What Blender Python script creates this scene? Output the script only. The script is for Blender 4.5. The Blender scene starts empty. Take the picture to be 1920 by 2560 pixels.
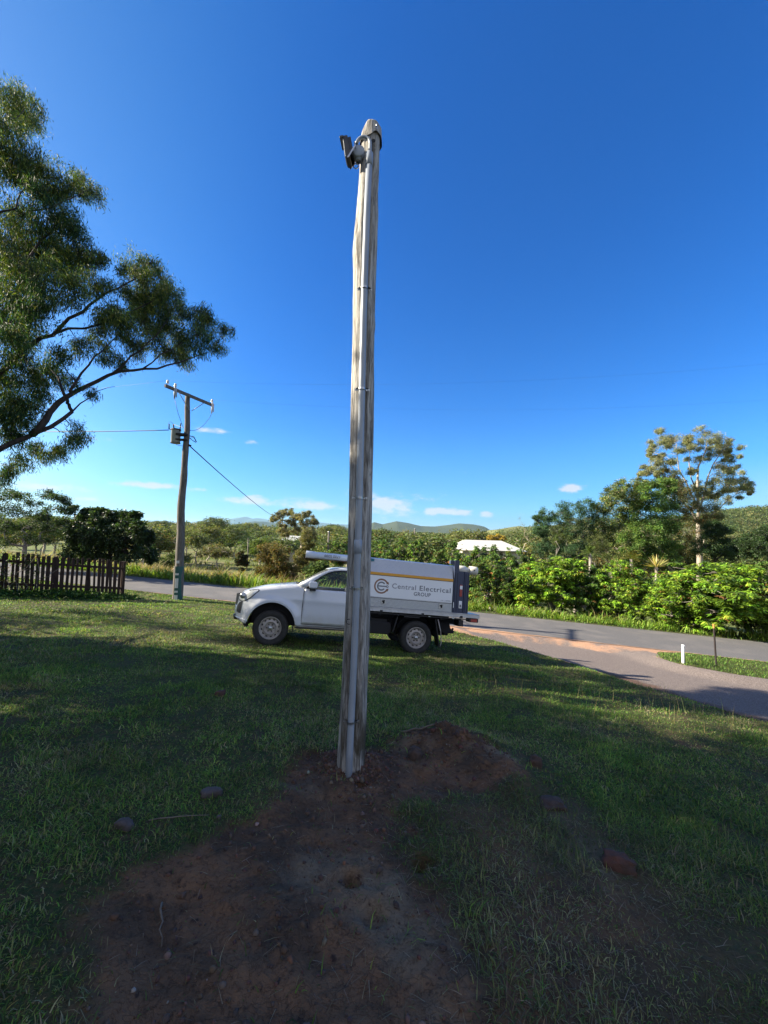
import bpy, math, random
import numpy as np
from mathutils import Vector, Matrix
R = math.radians
C = bpy.context.scene.collection
sc = bpy.context.scene

# ---------------------------------------------------------------- camera
F_PX, PITCH, ROLL, EYE = 962.0, R(2.7), R(1.6), 1.6
cd = bpy.data.cameras.new('camera'); cam = bpy.data.objects.new('camera', cd); C.objects.link(cam)
cd.sensor_fit = 'VERTICAL'; cd.sensor_height = 36; cd.lens = F_PX/2560*36
cd.clip_start = .05; cd.clip_end = 60000
r0 = Vector((1, 0, 0)); f0 = Vector((0, math.cos(PITCH), math.sin(PITCH))); u0 = r0.cross(f0)
cr = r0*math.cos(ROLL)+u0*math.sin(ROLL); cu = u0*math.cos(ROLL)-r0*math.sin(ROLL)
M = Matrix((cr, cu, -f0)).transposed().to_4x4(); M.translation = (0, 0, EYE); cam.matrix_world = M
sc.camera = cam
# ---------------------------------------------------------------- light
SUN_EL, SUN_AZ = R(30.5), R(-87)          # azimuth from +Y towards +X: the sun stands to the left
sdir = Vector((math.sin(SUN_AZ)*math.cos(SUN_EL), math.cos(SUN_AZ)*math.cos(SUN_EL), math.sin(SUN_EL)))
ld = bpy.data.lights.new('sun', 'SUN'); ld.energy = 5.0; ld.angle = R(.53); ld.color = (1, .89, .70)
lo = bpy.data.objects.new('sun', ld); C.objects.link(lo); lo.rotation_euler = sdir.to_track_quat('Z', 'Y').to_euler()
lo.location = (0, 0, 30)
w = bpy.data.worlds.new('World'); sc.world = w; w.use_nodes = True
SKY_STRENGTH = .0575
sc.view_settings.view_transform = 'Standard'; sc.view_settings.look = 'None'
sc.view_settings.exposure = 1.8; sc.view_settings.gamma = 1

class NT:
    """small node-tree helper"""
    def __init__(s, nt): s.t = nt; nt.nodes.clear()
    def n(s, typ, props=None, **inp):
        nd = s.t.nodes.new(typ)
        for k, v in (props or {}).items(): setattr(nd, k, v)
        for k, v in inp.items():
            k = k.replace('_', ' ')
            if k.startswith('i') and k[1:].isdigit(): k = int(k[1:])
            s.set(nd.inputs[k], v)
        return nd
    def set(s, sock, v):
        if isinstance(v, bpy.types.Node): v = v.outputs[0]
        if isinstance(v, bpy.types.NodeSocket): s.t.links.new(v, sock)
        else: sock.default_value = v
    def math(s, op, a, b=0.0, c=None):
        nd = s.n('ShaderNodeMath', {'operation': op}, i0=a, i1=b)
        if c is not None: s.set(nd.inputs[2], c)
        return nd.outputs[0]
    def mix(s, f, a, b, bt='MIX'):
        nd = s.n('ShaderNodeMix', {'data_type': 'RGBA', 'blend_type': bt}); s.set(nd.inputs[0], f)
        s.set(nd.inputs[6], a if not isinstance(a, tuple) else (*a[:3], 1)); s.set(nd.inputs[7], b if not isinstance(b, tuple) else (*b[:3], 1))
        return nd.outputs[2]
    def ramp(s, v, lo, hi, a=0., b=1.):
        return s.n('ShaderNodeMapRange', {'interpolation_type': 'SMOOTHSTEP'}, Value=v, From_Min=lo, From_Max=hi, To_Min=a, To_Max=b).outputs[0]
    def noise(s, scale, detail=4, rough=.55, vec=None, dist=0.):
        nd = s.n('ShaderNodeTexNoise', Scale=scale, Detail=detail, Roughness=rough, Distortion=dist)
        if vec is not None: s.set(nd.inputs['Vector'], vec)
        return nd.outputs[0]

# ---- sky
t = NT(w.node_tree)
sky = t.n('ShaderNodeTexSky', {'sky_type': 'NISHITA', 'sun_disc': False, 'sun_elevation': SUN_EL, 'sun_rotation': SUN_AZ,
                               'altitude': 200, 'air_density': 1.0, 'dust_density': .35, 'ozone_density': 3.0})
co = t.n('ShaderNodeTexCoord').outputs['Generated']
sep = t.n('ShaderNodeSeparateXYZ', Vector=co)
X, Y, Z = sep.outputs
az = t.math('ARCTAN2', X, Y); el = t.math('ARCSINE', Z)
skyc = t.n('ShaderNodeHueSaturation', Hue=.505, Saturation=1.34, Value=1.0, Color=sky).outputs[0]
skyc = t.mix(1., skyc, (.50, .86, 1.14), 'MULTIPLY')
skyc = t.mix(1., skyc, t.mix(t.ramp(el, .0, .22), (.60, .70, .86), (1, 1, 1)), 'MULTIPLY')
sd_ = t.n('ShaderNodeVectorMath', {'operation': 'DOT_PRODUCT'}, i0=co, i1=tuple(sdir)).outputs['Value']     # paler towards the sun
skyc = t.mix(t.ramp(sd_, .42, .98), skyc, t.mix(1., skyc, (2.7, 1.32, .90), 'MULTIPLY'))
dxy = t.n('ShaderNodeCombineXYZ', X=t.math('MULTIPLY', az, 1.0), Y=t.math('MULTIPLY', el, 2.2), Z=0.0)
nz = t.noise(26, 5, .6, dxy); nz2 = t.noise(7, 4, .6, dxy)
# (azimuth, elevation, half-width, half-height, strength) of the small clouds low over the plain, in radians
CLOUDS = [(-.545, .085, .070, .010, 1.), (-.72, .065, .07, .009, .9), (-.665, .047, .035, .006, .7), (-.44, .083, .022, .006, .5), (-.335, .0635, .062, .013, 1.),
          (-.19, .056, .075, .012, .95), (-.43, .222, .05, .009, .75), (-.335, .205, .022, .011, .6), (-.34, .235, .015, .004, .4), (-.06, .095, .05, .02, .6),
          (.02, .048, .11, .028, .6), (.0, .07, .05, .014, .8), (.16, .052, .04, .011, .95), (.21, .051, .018, .009, .9), (.26, .048, .018, .010, .9), (.12, .052, .012, .008, .8),
          (.35, .047, .025, .007, .5), (.455, .108, .033, .013, .95), (.60, .20, .05, .010, .35), (.20, .155, .09, .013, .3), (-.66, .17, .06, .012, .5), (-.80, .1, .05, .01, .5), (.1, .09, .1, .014, .35), (-.2, .075, .05, .01, .4)]
acc = None
for ca, ce, cw, ch, cs in CLOUDS:
    a = t.math('DIVIDE', t.math('SUBTRACT', az, ca), cw); b = t.math('DIVIDE', t.math('SUBTRACT', el, ce), ch)
    d2 = t.math('ADD', t.math('MULTIPLY', a, a), t.math('MULTIPLY', b, b))
    m = t.math('MULTIPLY', t.math('POWER', 2.718, t.math('MULTIPLY', d2, -1.0)), cs)
    acc = m if acc is None else t.math('ADD', acc, m)
cl = t.math('MULTIPLY', t.ramp(t.math('ADD', t.math('MULTIPLY', acc, .9), t.math('MULTIPLY', t.math('SUBTRACT', nz, .5), 1.5)), .27, 1.0), t.ramp(acc, .04, .35))
cl = t.math('MINIMUM', t.math('MULTIPLY', cl, 1.3), .92)
bank = t.math('MULTIPLY', t.ramp(el, .0, .04), t.math('MULTIPLY', t.ramp(el, .17, .07), t.ramp(az, .62, .9)))
cl = t.math('MAXIMUM', cl, t.math('MULTIPLY', bank, .35))
col = t.mix(cl, skyc, (3.9, 4.2, 4.6))
# unseen broken cloud added behind the camera to brighten and warm the shade
nb1 = t.noise(2.2, 6, .6, t.n('ShaderNodeCombineXYZ', X=X, Y=Y, Z=t.math('MULTIPLY', Z, 1.6)))
back = t.math('MULTIPLY', t.math('MULTIPLY', t.ramp(Y, -.12, -.45), t.ramp(nb1, .36, .56)), .85)
col = t.mix(back, col, (5.4, 5.3, 5.2))
bg = t.n('ShaderNodeBackground', Color=col, Strength=SKY_STRENGTH)
t.n('ShaderNodeOutputWorld', Surface=bg)

# ---------------------------------------------------------------- helpers
rng = np.random.default_rng(7)
def ray(px, py):
    u = (px-960)/F_PX; v = -(py-1280)/F_PX; c, s = math.cos(ROLL), math.sin(ROLL)
    ut = c*u-s*v; vt = s*u+c*v
    y = math.cos(PITCH)-vt*math.sin(PITCH); z = math.sin(PITCH)+vt*math.cos(PITCH)
    return np.array([ut/y, 1., z/y])
def at(px, py, Yd):
    """point of the place at distance Yd ahead, measured from the photograph"""
    r = ray(px, py)*Yd; r[2] += EYE; return r

def tag(o, label=None, cat=None, group=None, kind=None):
    if label: o['label'] = label
    if cat: o['category'] = cat
    if group: o['group'] = group
    if kind: o['kind'] = kind
    return o
def empty(name, loc, label=None, cat=None, group=None, mat=None):
    o = bpy.data.objects.new(name, None); C.objects.link(o); o.location = loc
    if mat is not None: o.matrix_world = mat
    o.empty_display_size = .1
    return tag(o, label, cat, group)
def mesh_np(name, V, quads=None, tris=None, mat=None, parent=None, smooth=False, attrs=None, midx=None, link=True):
    me = bpy.data.meshes.new(name); V = np.asarray(V, dtype=np.float32)
    me.vertices.add(len(V)); me.vertices.foreach_set('co', V.ravel())
    nq = 0 if quads is None else len(quads); nt_ = 0 if tris is None else len(tris)
    idx = []; starts = []
    if nq: idx.append(np.asarray(quads, dtype=np.int32).ravel()); starts.append(np.arange(nq)*4)
    if nt_: idx.append(np.asarray(tris, dtype=np.int32).ravel()); starts.append(nq*4+np.arange(nt_)*3)
    idx = np.concatenate(idx); starts = np.concatenate(starts).astype(np.int32)
    me.loops.add(len(idx)); me.loops.foreach_set('vertex_index', idx)
    me.polygons.add(nq+nt_); me.polygons.foreach_set('loop_start', starts)
    if smooth: me.polygons.foreach_set('use_smooth', np.ones(nq+nt_, dtype=bool))
    mats = mat if isinstance(mat, (list, tuple)) else [mat]
    for m in mats:
        if m: me.materials.append(m)
    if midx is not None: me.polygons.foreach_set('material_index', np.asarray(midx, dtype=np.int32))
    me.update(calc_edges=True)
    for k, a in (attrs or {}).items():
        a = np.asarray(a, dtype=np.float32)
        if a.ndim == 1: at_ = me.attributes.new(k, 'FLOAT', 'POINT'); at_.data.foreach_set('value', a)
        else:
            at_ = me.attributes.new(k, 'FLOAT_COLOR', 'POINT')
            at_.data.foreach_set('color', np.concatenate([a, np.ones((len(a), 1), np.float32)], 1).ravel())
    o = bpy.data.objects.new(name, me)
    if link: C.objects.link(o)
    if parent: o.parent = parent
    return o
def grid_idx(nu, nv):
    i = np.arange(nu-1)[:, None]*nv+np.arange(nv-1)[None, :]
    return np.stack([i, i+nv, i+nv+1, i+1], -1).reshape(-1, 4)

class MB:
    """collects solid pieces; build() links them as one mesh object"""
    def __init__(s): s.v = []; s.f = []; s.sm = []
    def add(s, vs, fs, smooth=False):
        b = len(s.v); s.v += [tuple(p) for p in vs]; s.f += [tuple(i+b for i in f) for f in fs]; s.sm += [smooth]*len(fs); return s
    def box(s, x0, x1, y0, y1, z0, z1, c=0.0):
        if c <= 0:
            vs = [(x, y, z) for x in (x0, x1) for y in (y0, y1) for z in (z0, z1)]
            return s.add(vs, [(0, 1, 3, 2), (4, 6, 7, 5), (0, 4, 5, 1), (2, 3, 7, 6), (0, 2, 6, 4), (1, 5, 7, 3)])
        return s.prism([(x0+c, z0), (x1-c, z0), (x1, z0+c), (x1, z1-c), (x1-c, z1), (x0+c, z1), (x0, z1-c), (x0, z0+c)], y0, y1)
    def prism(s, pts, y0, y1, ax='y'):
        """polygon in (x,z) pushed from y0 to y1 (or other axes)"""
        n = len(pts)
        def P(a, b, d): return {'y': (a, d, b), 'x': (d, a, b), 'z': (a, b, d)}[ax]
        vs = [P(a, b, y0) for a, b in pts]+[P(a, b, y1) for a, b in pts]
        return s.add(vs, [tuple(range(n))[::-1], tuple(range(n, 2*n))]+[(i, (i+1) % n, n+(i+1) % n, n+i) for i in range(n)])
    def tube(s, pts, r, n=8, smooth=True, cap=True):
        pts = [Vector(p) for p in pts]; rr = r if isinstance(r, (list, tuple, np.ndarray)) else [r]*len(pts)
        up = None; vs = []
        for i, p in enumerate(pts):
            d = (pts[min(i+1, len(pts)-1)]-pts[max(i-1, 0)])
            d = d.normalized() if d.length > 1e-9 else Vector((0, 0, 1))
            if up is None: up = Vector((0, 0, 1)) if abs(d.z) < .9 else Vector((1, 0, 0))
            a = d.cross(up); a = a.normalized() if a.length > 1e-6 else Vector((1, 0, 0)); b = a.cross(d).normalized(); up = b
            for k in range(n):
                an = 2*math.pi*k/n; vs.append(p+(a*math.cos(an)+b*math.sin(an))*float(rr[i]))
        fs = [(i*n+k, i*n+(k+1) % n, (i+1)*n+(k+1) % n, (i+1)*n+k) for i in range(len(pts)-1) for k in range(n)]
        s.add(vs, fs, smooth)
        if cap and n > 2:
            b = len(s.v)-len(vs); s.f += [tuple(b+k for k in range(n))[::-1], tuple(b+(len(pts)-1)*n+k for k in range(n))]; s.sm += [False]*2
        return s
    def lathe(s, prof, c, axis='z', n=32, smooth=True, close=False):
        """prof: (radius, along axis)"""
        vs = []
        for rad, h in prof:
            for k in range(n):
                an = 2*math.pi*k/n; a, b = rad*math.cos(an), rad*math.sin(an)
                vs.append({'z': (c[0]+a, c[1]+b, c[2]+h), 'y': (c[0]+a, c[1]+h, c[2]+b), 'x': (c[0]+h, c[1]+a, c[2]+b)}[axis])
        m = len(prof); rngm = m if close else m-1
        return s.add(vs, [(i*n+k, i*n+(k+1) % n, ((i+1) % m)*n+(k+1) % n, ((i+1) % m)*n+k) for i in range(rngm) for k in range(n)], smooth)
    def build(s, name, mat, parent=None, bevel=0, solid=0):
        me = bpy.data.meshes.new(name); me.from_pydata(s.v, [], s.f); me.materials.append(mat)
        me.polygons.foreach_set('use_smooth', s.sm); me.update()
        o = bpy.data.objects.new(name, me); C.objects.link(o)
        if parent: o.parent = parent
        if solid:
            m = o.modifiers.new('solid', 'SOLIDIFY'); m.thickness = solid; m.offset = 0
        if bevel:
            m = o.modifiers.new('bevel', 'BEVEL'); m.width = bevel; m.segments = 2; m.limit_method = 'ANGLE'
        return o
def text_obj(name, body, size, mat, parent, mtx, bold=0.0, space=1.0, align='CENTER'):
    cu_ = bpy.data.curves.new(name, 'FONT'); cu_.body = body; cu_.size = size; cu_.align_x = align; cu_.align_y = 'CENTER'
    cu_.extrude = .001; cu_.offset = bold; cu_.space_character = space
    tmp = bpy.data.objects.new('tmp', cu_); C.objects.link(tmp)
    me = bpy.data.meshes.new_from_object(tmp.evaluated_get(bpy.context.evaluated_depsgraph_get()))
    bpy.data.objects.remove(tmp); me.materials.clear(); me.materials.append(mat)
    o = bpy.data.objects.new(name, me); C.objects.link(o); o.parent = parent; o.matrix_local = mtx
    return o

def vnoise(x, y, seed=0):
    xi = np.floor(x).astype(np.int64); yi = np.floor(y).astype(np.int64); fx = x-xi; fy = y-yi
    fx = fx*fx*(3-2*fx); fy = fy*fy*(3-2*fy)
    def h(a, b):
        n = (a*374761393+b*668265263+seed*1442695041) & 0xffffffff
        n = ((n ^ (n >> 13))*1274126177) & 0xffffffff
        return ((n ^ (n >> 16)) & 0xffff)/65535.0
    return (h(xi, yi)*(1-fx)+h(xi+1, yi)*fx)*(1-fy)+(h(xi, yi+1)*(1-fx)+h(xi+1, yi+1)*fx)*fy
def fbm(x, y, seed=0, oct=4, g=.5):
    a = 1; s = 0; tot = 0
    for i in range(oct): s = s+a*vnoise(x*2**i, y*2**i, seed+i*17); tot += a; a *= g
    return s/tot-.5
def sstep(x, a, b):
    t_ = np.clip((x-a)/(b-a), 0, 1); return t_*t_*(3-2*t_)

# ---------------------------------------------------------------- materials
def new_mat(name):
    m = bpy.data.materials.new(name); m.use_nodes = True; return m, NT(m.node_tree)
def simple(name, c, rough=.5, metal=0., c2=None, nscale=8, bump=0., bscale=None, coat=0., stretch=None, spec=.5, emit=None, alpha=None):
    m, t = new_mat(name)
    co = t.n('ShaderNodeTexCoord').outputs['Object']
    if stretch: co = t.n('ShaderNodeMapping', Vector=co, Scale=stretch).outputs[0]
    base = (*c, 1)
    p = t.n('ShaderNodeBsdfPrincipled', Roughness=rough, Metallic=metal)
    p.inputs['Specular IOR Level'].default_value = spec; p.inputs['Coat Weight'].default_value = coat; p.inputs['Coat Roughness'].default_value = .05
    if c2 is not None: t.set(p.inputs['Base Color'], t.mix(t.ramp(t.noise(nscale, 6, .6, co), .35, .65), c, c2))
    else: p.inputs['Base Color'].default_value = base
    if bump: 
        b = t.n('ShaderNodeBump', Strength=bump, Distance=.01, Height=t.noise(bscale or nscale*3, 5, .6, co)); t.set(p.inputs['Normal'], b)
    if emit: p.inputs['Emission Color'].default_value = (*emit, 1); p.inputs['Emission Strength'].default_value = 1
    t.n('ShaderNodeOutputMaterial', Surface=p); return m
def leaf_mat(name, trans=.35, rough=.45, spec=.4, tint=(1.15, 1.15, .55)):
    m, t = new_mat(name)
    a = t.n('ShaderNodeAttribute', {'attribute_name': 'Col'}).outputs['Color']
    p = t.n('ShaderNodeBsdfPrincipled', Base_Color=a, Roughness=rough); p.inputs['Specular IOR Level'].default_value = spec
    tr = t.n('ShaderNodeBsdfTranslucent', Color=t.mix(1., a, tint, 'MULTIPLY'))
    t.n('ShaderNodeOutputMaterial', Surface=t.n('ShaderNodeMixShader', i0=trans, i1=p, i2=tr)); return m
M_leaf = leaf_mat('leaf', .36, .6, .2); M_glossleaf = leaf_mat('waxy_leaf', .32, .5, .3); M_grass = leaf_mat('grass_blade', .4, .6, .25, (1.2, 1.25, .5))
M_barkdark = simple('dark_bark', (.022, .018, .016), .9, c2=(.05, .04, .035), nscale=6, bump=.6, stretch=(3, 3, .8))
M_barkgrey = simple('grey_bark', (.16, .14, .12), .9, c2=(.28, .25, .22), nscale=5, bump=.4, stretch=(2, 2, .6))
M_barkpale = simple('pale_gum_bark', (.38, .34, .28), .8, c2=(.22, .18, .14), nscale=1.2, bump=.2)

def wood_mat(name, ca, cb, cc, stain=None):
    m, t = new_mat(name); co = t.n('ShaderNodeTexCoord').outputs['Object']
    g = t.n('ShaderNodeMapping', Vector=co, Scale=(46, 46, 2.4)).outputs[0]
    g2 = t.n('ShaderNodeMapping', Vector=co, Scale=(14, 14, 2.2)).outputs[0]
    g3 = t.n('ShaderNodeMapping', Vector=co, Scale=(130, 130, 5)).outputs[0]
    n1 = t.noise(1, 6, .65, g, .4); n2 = t.noise(1, 5, .6, g2, .6); n3 = t.noise(1, 4, .7, g3)
    col = t.mix(t.ramp(n1, .38, .60), ca, cb); col = t.mix(t.ramp(n2, .54, .68, 0, .75), col, cc)
    col = t.mix(t.ramp(n3, .48, .62, 0, .7), col, (.045, .04, .034))
    if stain:
        z = t.n('ShaderNodeSeparateXYZ', Vector=co).outputs[2]
        col = t.mix(t.math('MULTIPLY', t.ramp(z, 1.6, .5), t.ramp(n2, .42, .6, .1, .85)), col, stain)
    h = t.math('ADD', t.math('MULTIPLY', n1, .6), t.math('MULTIPLY', n3, .5))
    p = t.n('ShaderNodeBsdfPrincipled', Base_Color=col, Roughness=.88, Normal=t.n('ShaderNodeBump', Strength=1.0, Distance=.012, Height=h))
    p.inputs['Specular IOR Level'].default_value = .25
    t.n('ShaderNodeOutputMaterial', Surface=p); return m
M_pole = wood_mat('weathered_grey_timber', (.25, .235, .215), (.50, .475, .43), (.085, .076, .066), (.05, .04, .022))
M_upole = wood_mat('power_pole_timber', (.12, .11, .10), (.19, .175, .16), (.06, .053, .047))
M_fence = wood_mat('dark_fence_timber', (.035, .020, .016), (.06, .034, .027), (.02, .013, .011))

# ---------------------------------------------------------------- terrain
LAWN_EDGE = [(1.0, 14.1), (2.2, 12.9), (3.1, 11.8), (3.9, 10.3), (4.45, 8.8), (4.75, 7.4), (5.45, 5.6), (6.3, 4.2), (7.6, 2.6), (9.5, .5)]
DRIVE_OUT = [(9.8, 12.3), (8.5, 12.0), (7.95, 11.1), (8.0, 10.2), (8.6, 9.55), (9.6, 9.1), (11, 8.2), (12.5, 6.8), (14, 5), (16, 2.5)]
def resample(pts, n):
    p = np.array(pts, float); d = np.r_[0, np.cumsum(np.hypot(*np.diff(p, axis=0).T))]; s = np.linspace(0, d[-1], n)
    return np.stack([np.interp(s, d, p[:, 0]), np.interp(s, d, p[:, 1])], 1)
_le = resample(LAWN_EDGE, 60); _do = resample(DRIVE_OUT, 60)
DPOLY = np.concatenate([_le, [(9.5, 12.33)], _do[::-1]][:1]+[_do[::-1]])
def inpoly(x, y, P):
    ins = np.zeros(x.shape, bool); n = len(P)
    for i in range(n):
        x1, y1 = P[i]; x2, y2 = P[(i+1) % n]
        c = ((y1 > y) != (y2 > y)) & (x < (x2-x1)*(y-y1)/((y2-y1) if y2 != y1 else 1e-9)+x1); ins ^= c
    return ins
def dist_line(x, y, P):
    d = np.full(x.shape, 1e9)
    for i in range(len(P)-1):
        a = P[i]; b = P[i+1]; ab = b-a; L = (ab@ab)+1e-12
        t_ = np.clip(((x-a[0])*ab[0]+(y-a[1])*ab[1])/L, 0, 1)
        d = np.minimum(d, np.hypot(x-a[0]-t_*ab[0], y-a[1]-t_*ab[1]))
    return d
def road_s(x, y): return (y-14.2+.2*x)/1.02
_TS = [0, 1.5, 3.5, 8, 16, 30, 60, 120, 300, 800, 3000, 6e4]; _TH = [0, .12, .45, 1.3, 2.6, 4.0, 5.6, 7.2, 9.2, 11, 12.5, 13]
ROADW = 4.15
def zbase(x, y):
    x = np.asarray(x, float); y = np.asarray(y, float)
    xc = np.clip(x, -40, 40)
    s = road_s(x, y); yn = np.minimum(y, 14.2-.2*xc)
    H = 1.55+.062*xc+.118*np.maximum(yn, -30)+.05*sstep(y, 4.5, 7.5)*sstep(-s, 0, 2)
    s2 = np.maximum(s, 0); xf = xc+.2*np.minimum(s2, ROADW)
    H = H+.05*np.minimum(s2, ROADW)+np.interp(s2-ROADW, _TS, _TH)
    z = EYE-H
    far = sstep(s, 12, 60)
    z = z+far*(fbm(x/60, y/60, 3)*3.0+.03*0)
    # wooded hill on the right, low grassy rise in the middle right
    z = z+46*np.exp(-((x-470)/190)**2-((y-430)/150)**2)+14*np.exp(-((x-215)/90)**2-((y-420)/60)**2)
    z = z-.35*np.clip(-xc-20, 0, 20)*0
    return z
def drive_mask(x, y):
    x = np.asarray(x, float); y = np.asarray(y, float)
    m = np.zeros(x.shape); near = (x > -1) & (x < 18) & (y > -1) & (y < 16)
    if near.any():
        xx, yy = x[near], y[near]; ins = inpoly(xx, yy, DPOLY)
        m[near] = np.where(ins, np.minimum(dist_line(xx, yy, _le), dist_line(xx, yy, _do)), 0.)
    return m
DIRT = np.array([(-.30, 3.62), (-.74, 3.5), (-.78, 2.95), (-.9, 2.55), (-1.05, 2.25), (-1.25, 2.0), (-1.25, 1.7), (-1.12, 1.45), (-1.05, 1.1), (-1.0, .4), (.56, .4), (.54, 1.4), (.50, 1.64), (.44, 1.9), (.36, 2.15), (.22, 2.35),
                 (.3, 2.66), (.9, 2.86), (1.28, 3.2), (1.25, 3.5), (.9, 4.02), (.5, 4.08), (.22, 3.85), (0, 3.6)])
def dirt_mask(x, y):
    m = np.zeros(x.shape); near = (np.abs(x) < 3.2) & (y > -.5) & (y < 6)
    xx, yy = x[near], y[near]
    d = dist_line(xx, yy, np.vstack([DIRT, DIRT[:1]])); d = np.where(inpoly(xx, yy, DIRT), d, -d)
    d = d+.46*fbm(xx*3.6, yy*3.6, 11, 6, .68)
    m[near] = sstep(d, -.02, .16)
    return m
def gz(x, y, fine=True):
    x = np.atleast_1d(np.asarray(x, float)); y = np.atleast_1d(np.asarray(y, float))
    z = zbase(x, y); s = road_s(x, y)
    dm = drive_mask(x, y)*sstep(-s, -.1, 1.6)
    z = z-.16*sstep(dm, 0, .7)
    z = z-.14*sstep(s, 0, .3)*sstep(ROADW-s, 0, .3)*(np.abs(x) < 60)            # bed of the road
    z = z-.10*sstep(drive_mask(x, y), .02, .25)                                # bed of the driveway
    lawn = sstep(-s, .3, 3)*(drive_mask(x, y) <= 0)
    z = z+lawn*.07*fbm(x*.9, y*.9, 5)
    if fine:
        near = (np.abs(x) < 3.4) & (y > -.5) & (y < 6)
        dmk = dirt_mask(x, y)
        xx, yy = x[near], y[near]; q = dmk[near]
        e = q*(.085*fbm(xx*2.7, yy*2.7, 21, 4)+.055*fbm(xx*9, yy*9, 23, 5, .62)-.03)
        mnd = np.exp(-((xx-.68)/.42)**2-((yy-3.78)/.24)**2)+.55*np.exp(-((xx-.95)/.3)**2-((yy-3.35)/.28)**2)
        e = e+mnd*(.20+.22*fbm(xx*6, yy*6, 31, 6, .65))
        e = e+.10*np.exp(-((xx+.21)/.2)**2-((yy-3.31)/.14)**2)
        for hx, hy, hr, hd in ((-.12, 2.08, .045, .10), (.27, 2.22, .05, .12), (0.0, 1.89, .06, .05), (-.12, 3.0, .045, .09), (-.86, 1.8, .22, .05)):
            e = e-hd*np.exp(-(((xx-hx)/hr)**2+((yy-hy)/hr)**2)**1.5)
        z[near] = z[near]+e
    return z
def gz1(x, y): return float(gz(x, y)[0])
def zc(x, y): return float(zbase(np.array([x]), np.array([y]))[0])

def axis(lo, hi, step, far_lo, far_hi, g):
    a = list(np.arange(lo, hi+1e-6, step)); s = step; v = hi
    while v < far_hi: s *= g; v += s; a.append(v)
    s = step; v = lo
    while v > far_lo: s *= g; v -= s; a.insert(0, v)
    return np.array(a)
gx = axis(-1.7, 1.7, .018, -22000, 22000, 1.028); gy = axis(.55, 4.3, .018, -120, 30000, 1.027)
GX, GY = np.meshgrid(gx, gy, indexing='ij'); fx_, fy_ = GX.ravel(), GY.ravel()
gzv = gz(fx_, fy_)
dirtv = dirt_mask(fx_, fy_)
sv = road_s(fx_, fy_)
meadow = sstep(sv, ROADW+.3, ROADW+4)
bank = np.maximum(0, sstep(dist_line(fx_, fy_, _le), .55, .0)*(fy_ < 9.5)*(fx_ > 3)*(drive_mask(fx_, fy_) <= 0)) if True else 0
m_ground, t = new_mat('ground')
co = t.n('ShaderNodeTexCoord').outputs['Object']
dA = t.n('ShaderNodeAttribute', {'attribute_name': 'dirt'}).outputs['Fac']; mA = t.n('ShaderNodeAttribute', {'attribute_name': 'meadow'}).outputs['Fac']
n_a = t.noise(3, 6, .62, co); n_b = t.noise(24, 6, .65, co); n_c = t.noise(.9, 4, .55, co); n_d = t.noise(110, 4, .7, co)
soil = t.mix(t.ramp(n_a, .38, .62), (.17, .095, .052), (.088, .056, .035)); soil = t.mix(t.ramp(n_c, .5, .64), soil, (.20, .15, .098))
soil = t.mix(t.ramp(n_b, .56, .72), soil, (.05, .03, .022)); soil = t.mix(t.ramp(n_d, .66, .8), soil, (.26, .20, .16))
turf = t.mix(t.ramp(n_b, .4, .62), (.035, .055, .018), (.08, .065, .03)); turf = t.mix(t.ramp(n_a, .55, .7), turf, (.09, .058, .036))
big = t.noise(.035, 5, .6, co); mid_ = t.noise(.4, 5, .6, co)
mead = t.mix(t.ramp(big, .42, .58), (.11, .135, .04), (.16, .145, .065)); mead = t.mix(t.ramp(mid_, .5, .7), mead, (.07, .10, .03))
colr = t.mix(mA, turf, mead); colr = t.mix(dA, colr, soil)
vor = t.n('ShaderNodeTexVoronoi', {'feature': 'DISTANCE_TO_EDGE'}, Scale=7, Vector=t.n('ShaderNodeVectorMath', {'operation': 'ADD'}, i0=co, i1=t.n('ShaderNodeTexNoise', Scale=9, Detail=4, Vector=co).outputs[1]).outputs[0]).outputs[0]
crack = t.ramp(vor, .0, .035)
hgt = t.math('ADD', t.math('MULTIPLY', n_b, .7), t.math('ADD', t.math('MULTIPLY', n_d, .25), t.math('MULTIPLY', crack, .3)))
p = t.n('ShaderNodeBsdfPrincipled', Base_Color=colr, Roughness=.95, Normal=t.n('ShaderNodeBump', Strength=.9, Distance=.03, Height=hgt))
p.inputs['Specular IOR Level'].default_value = .15
t.n('ShaderNodeOutputMaterial', Surface=p)
ground = mesh_np('ground', np.stack([fx_, fy_, gzv], 1), quads=grid_idx(len(gx), len(gy)), mat=m_ground, smooth=True, attrs={'dirt': np.maximum(np.maximum(dirtv, bank*.9), np.clip(.85*np.exp(-((fx_-.85)/.75)**2-((fy_-1.9)/1.05)**2)*(.6+1.6*(fbm(fx_*3, fy_*3, 62, 4)+.3)), 0, .9)*(fy_ < 4)), 'meadow': meadow})
tag(ground, kind='structure')

# road and driveway
m_road, t = new_mat('bitumen')
co = t.n('ShaderNodeTexCoord').outputs['Object']; ed = t.n('ShaderNodeAttribute', {'attribute_name': 'edge'}).outputs['Fac']
na = t.noise(60, 4, .7, co); nb = t.noise(1.1, 5, .6, co); nc = t.noise(220, 3, .7, co)
c_ = t.mix(t.ramp(na, .4, .62), (.085, .084, .086), (.135, .132, .134)); c_ = t.mix(t.ramp(nb, .45, .7, 0, .6), c_, (.16, .148, .142)); c_ = t.mix(t.ramp(nc, .6, .75, 0, .7), c_, (.25, .24, .235))
c_ = t.mix(t.ramp(t.math('ADD', ed, t.math('MULTIPLY', t.math('SUBTRACT', nb, .5), .9)), .5, .9), c_, (.42, .25, .15))
p = t.n('ShaderNodeBsdfPrincipled', Base_Color=c_, Roughness=.9, Normal=t.n('ShaderNodeBump', Strength=.7, Distance=.01, Height=na)); p.inputs['Specular IOR Level'].default_value = .2
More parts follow.
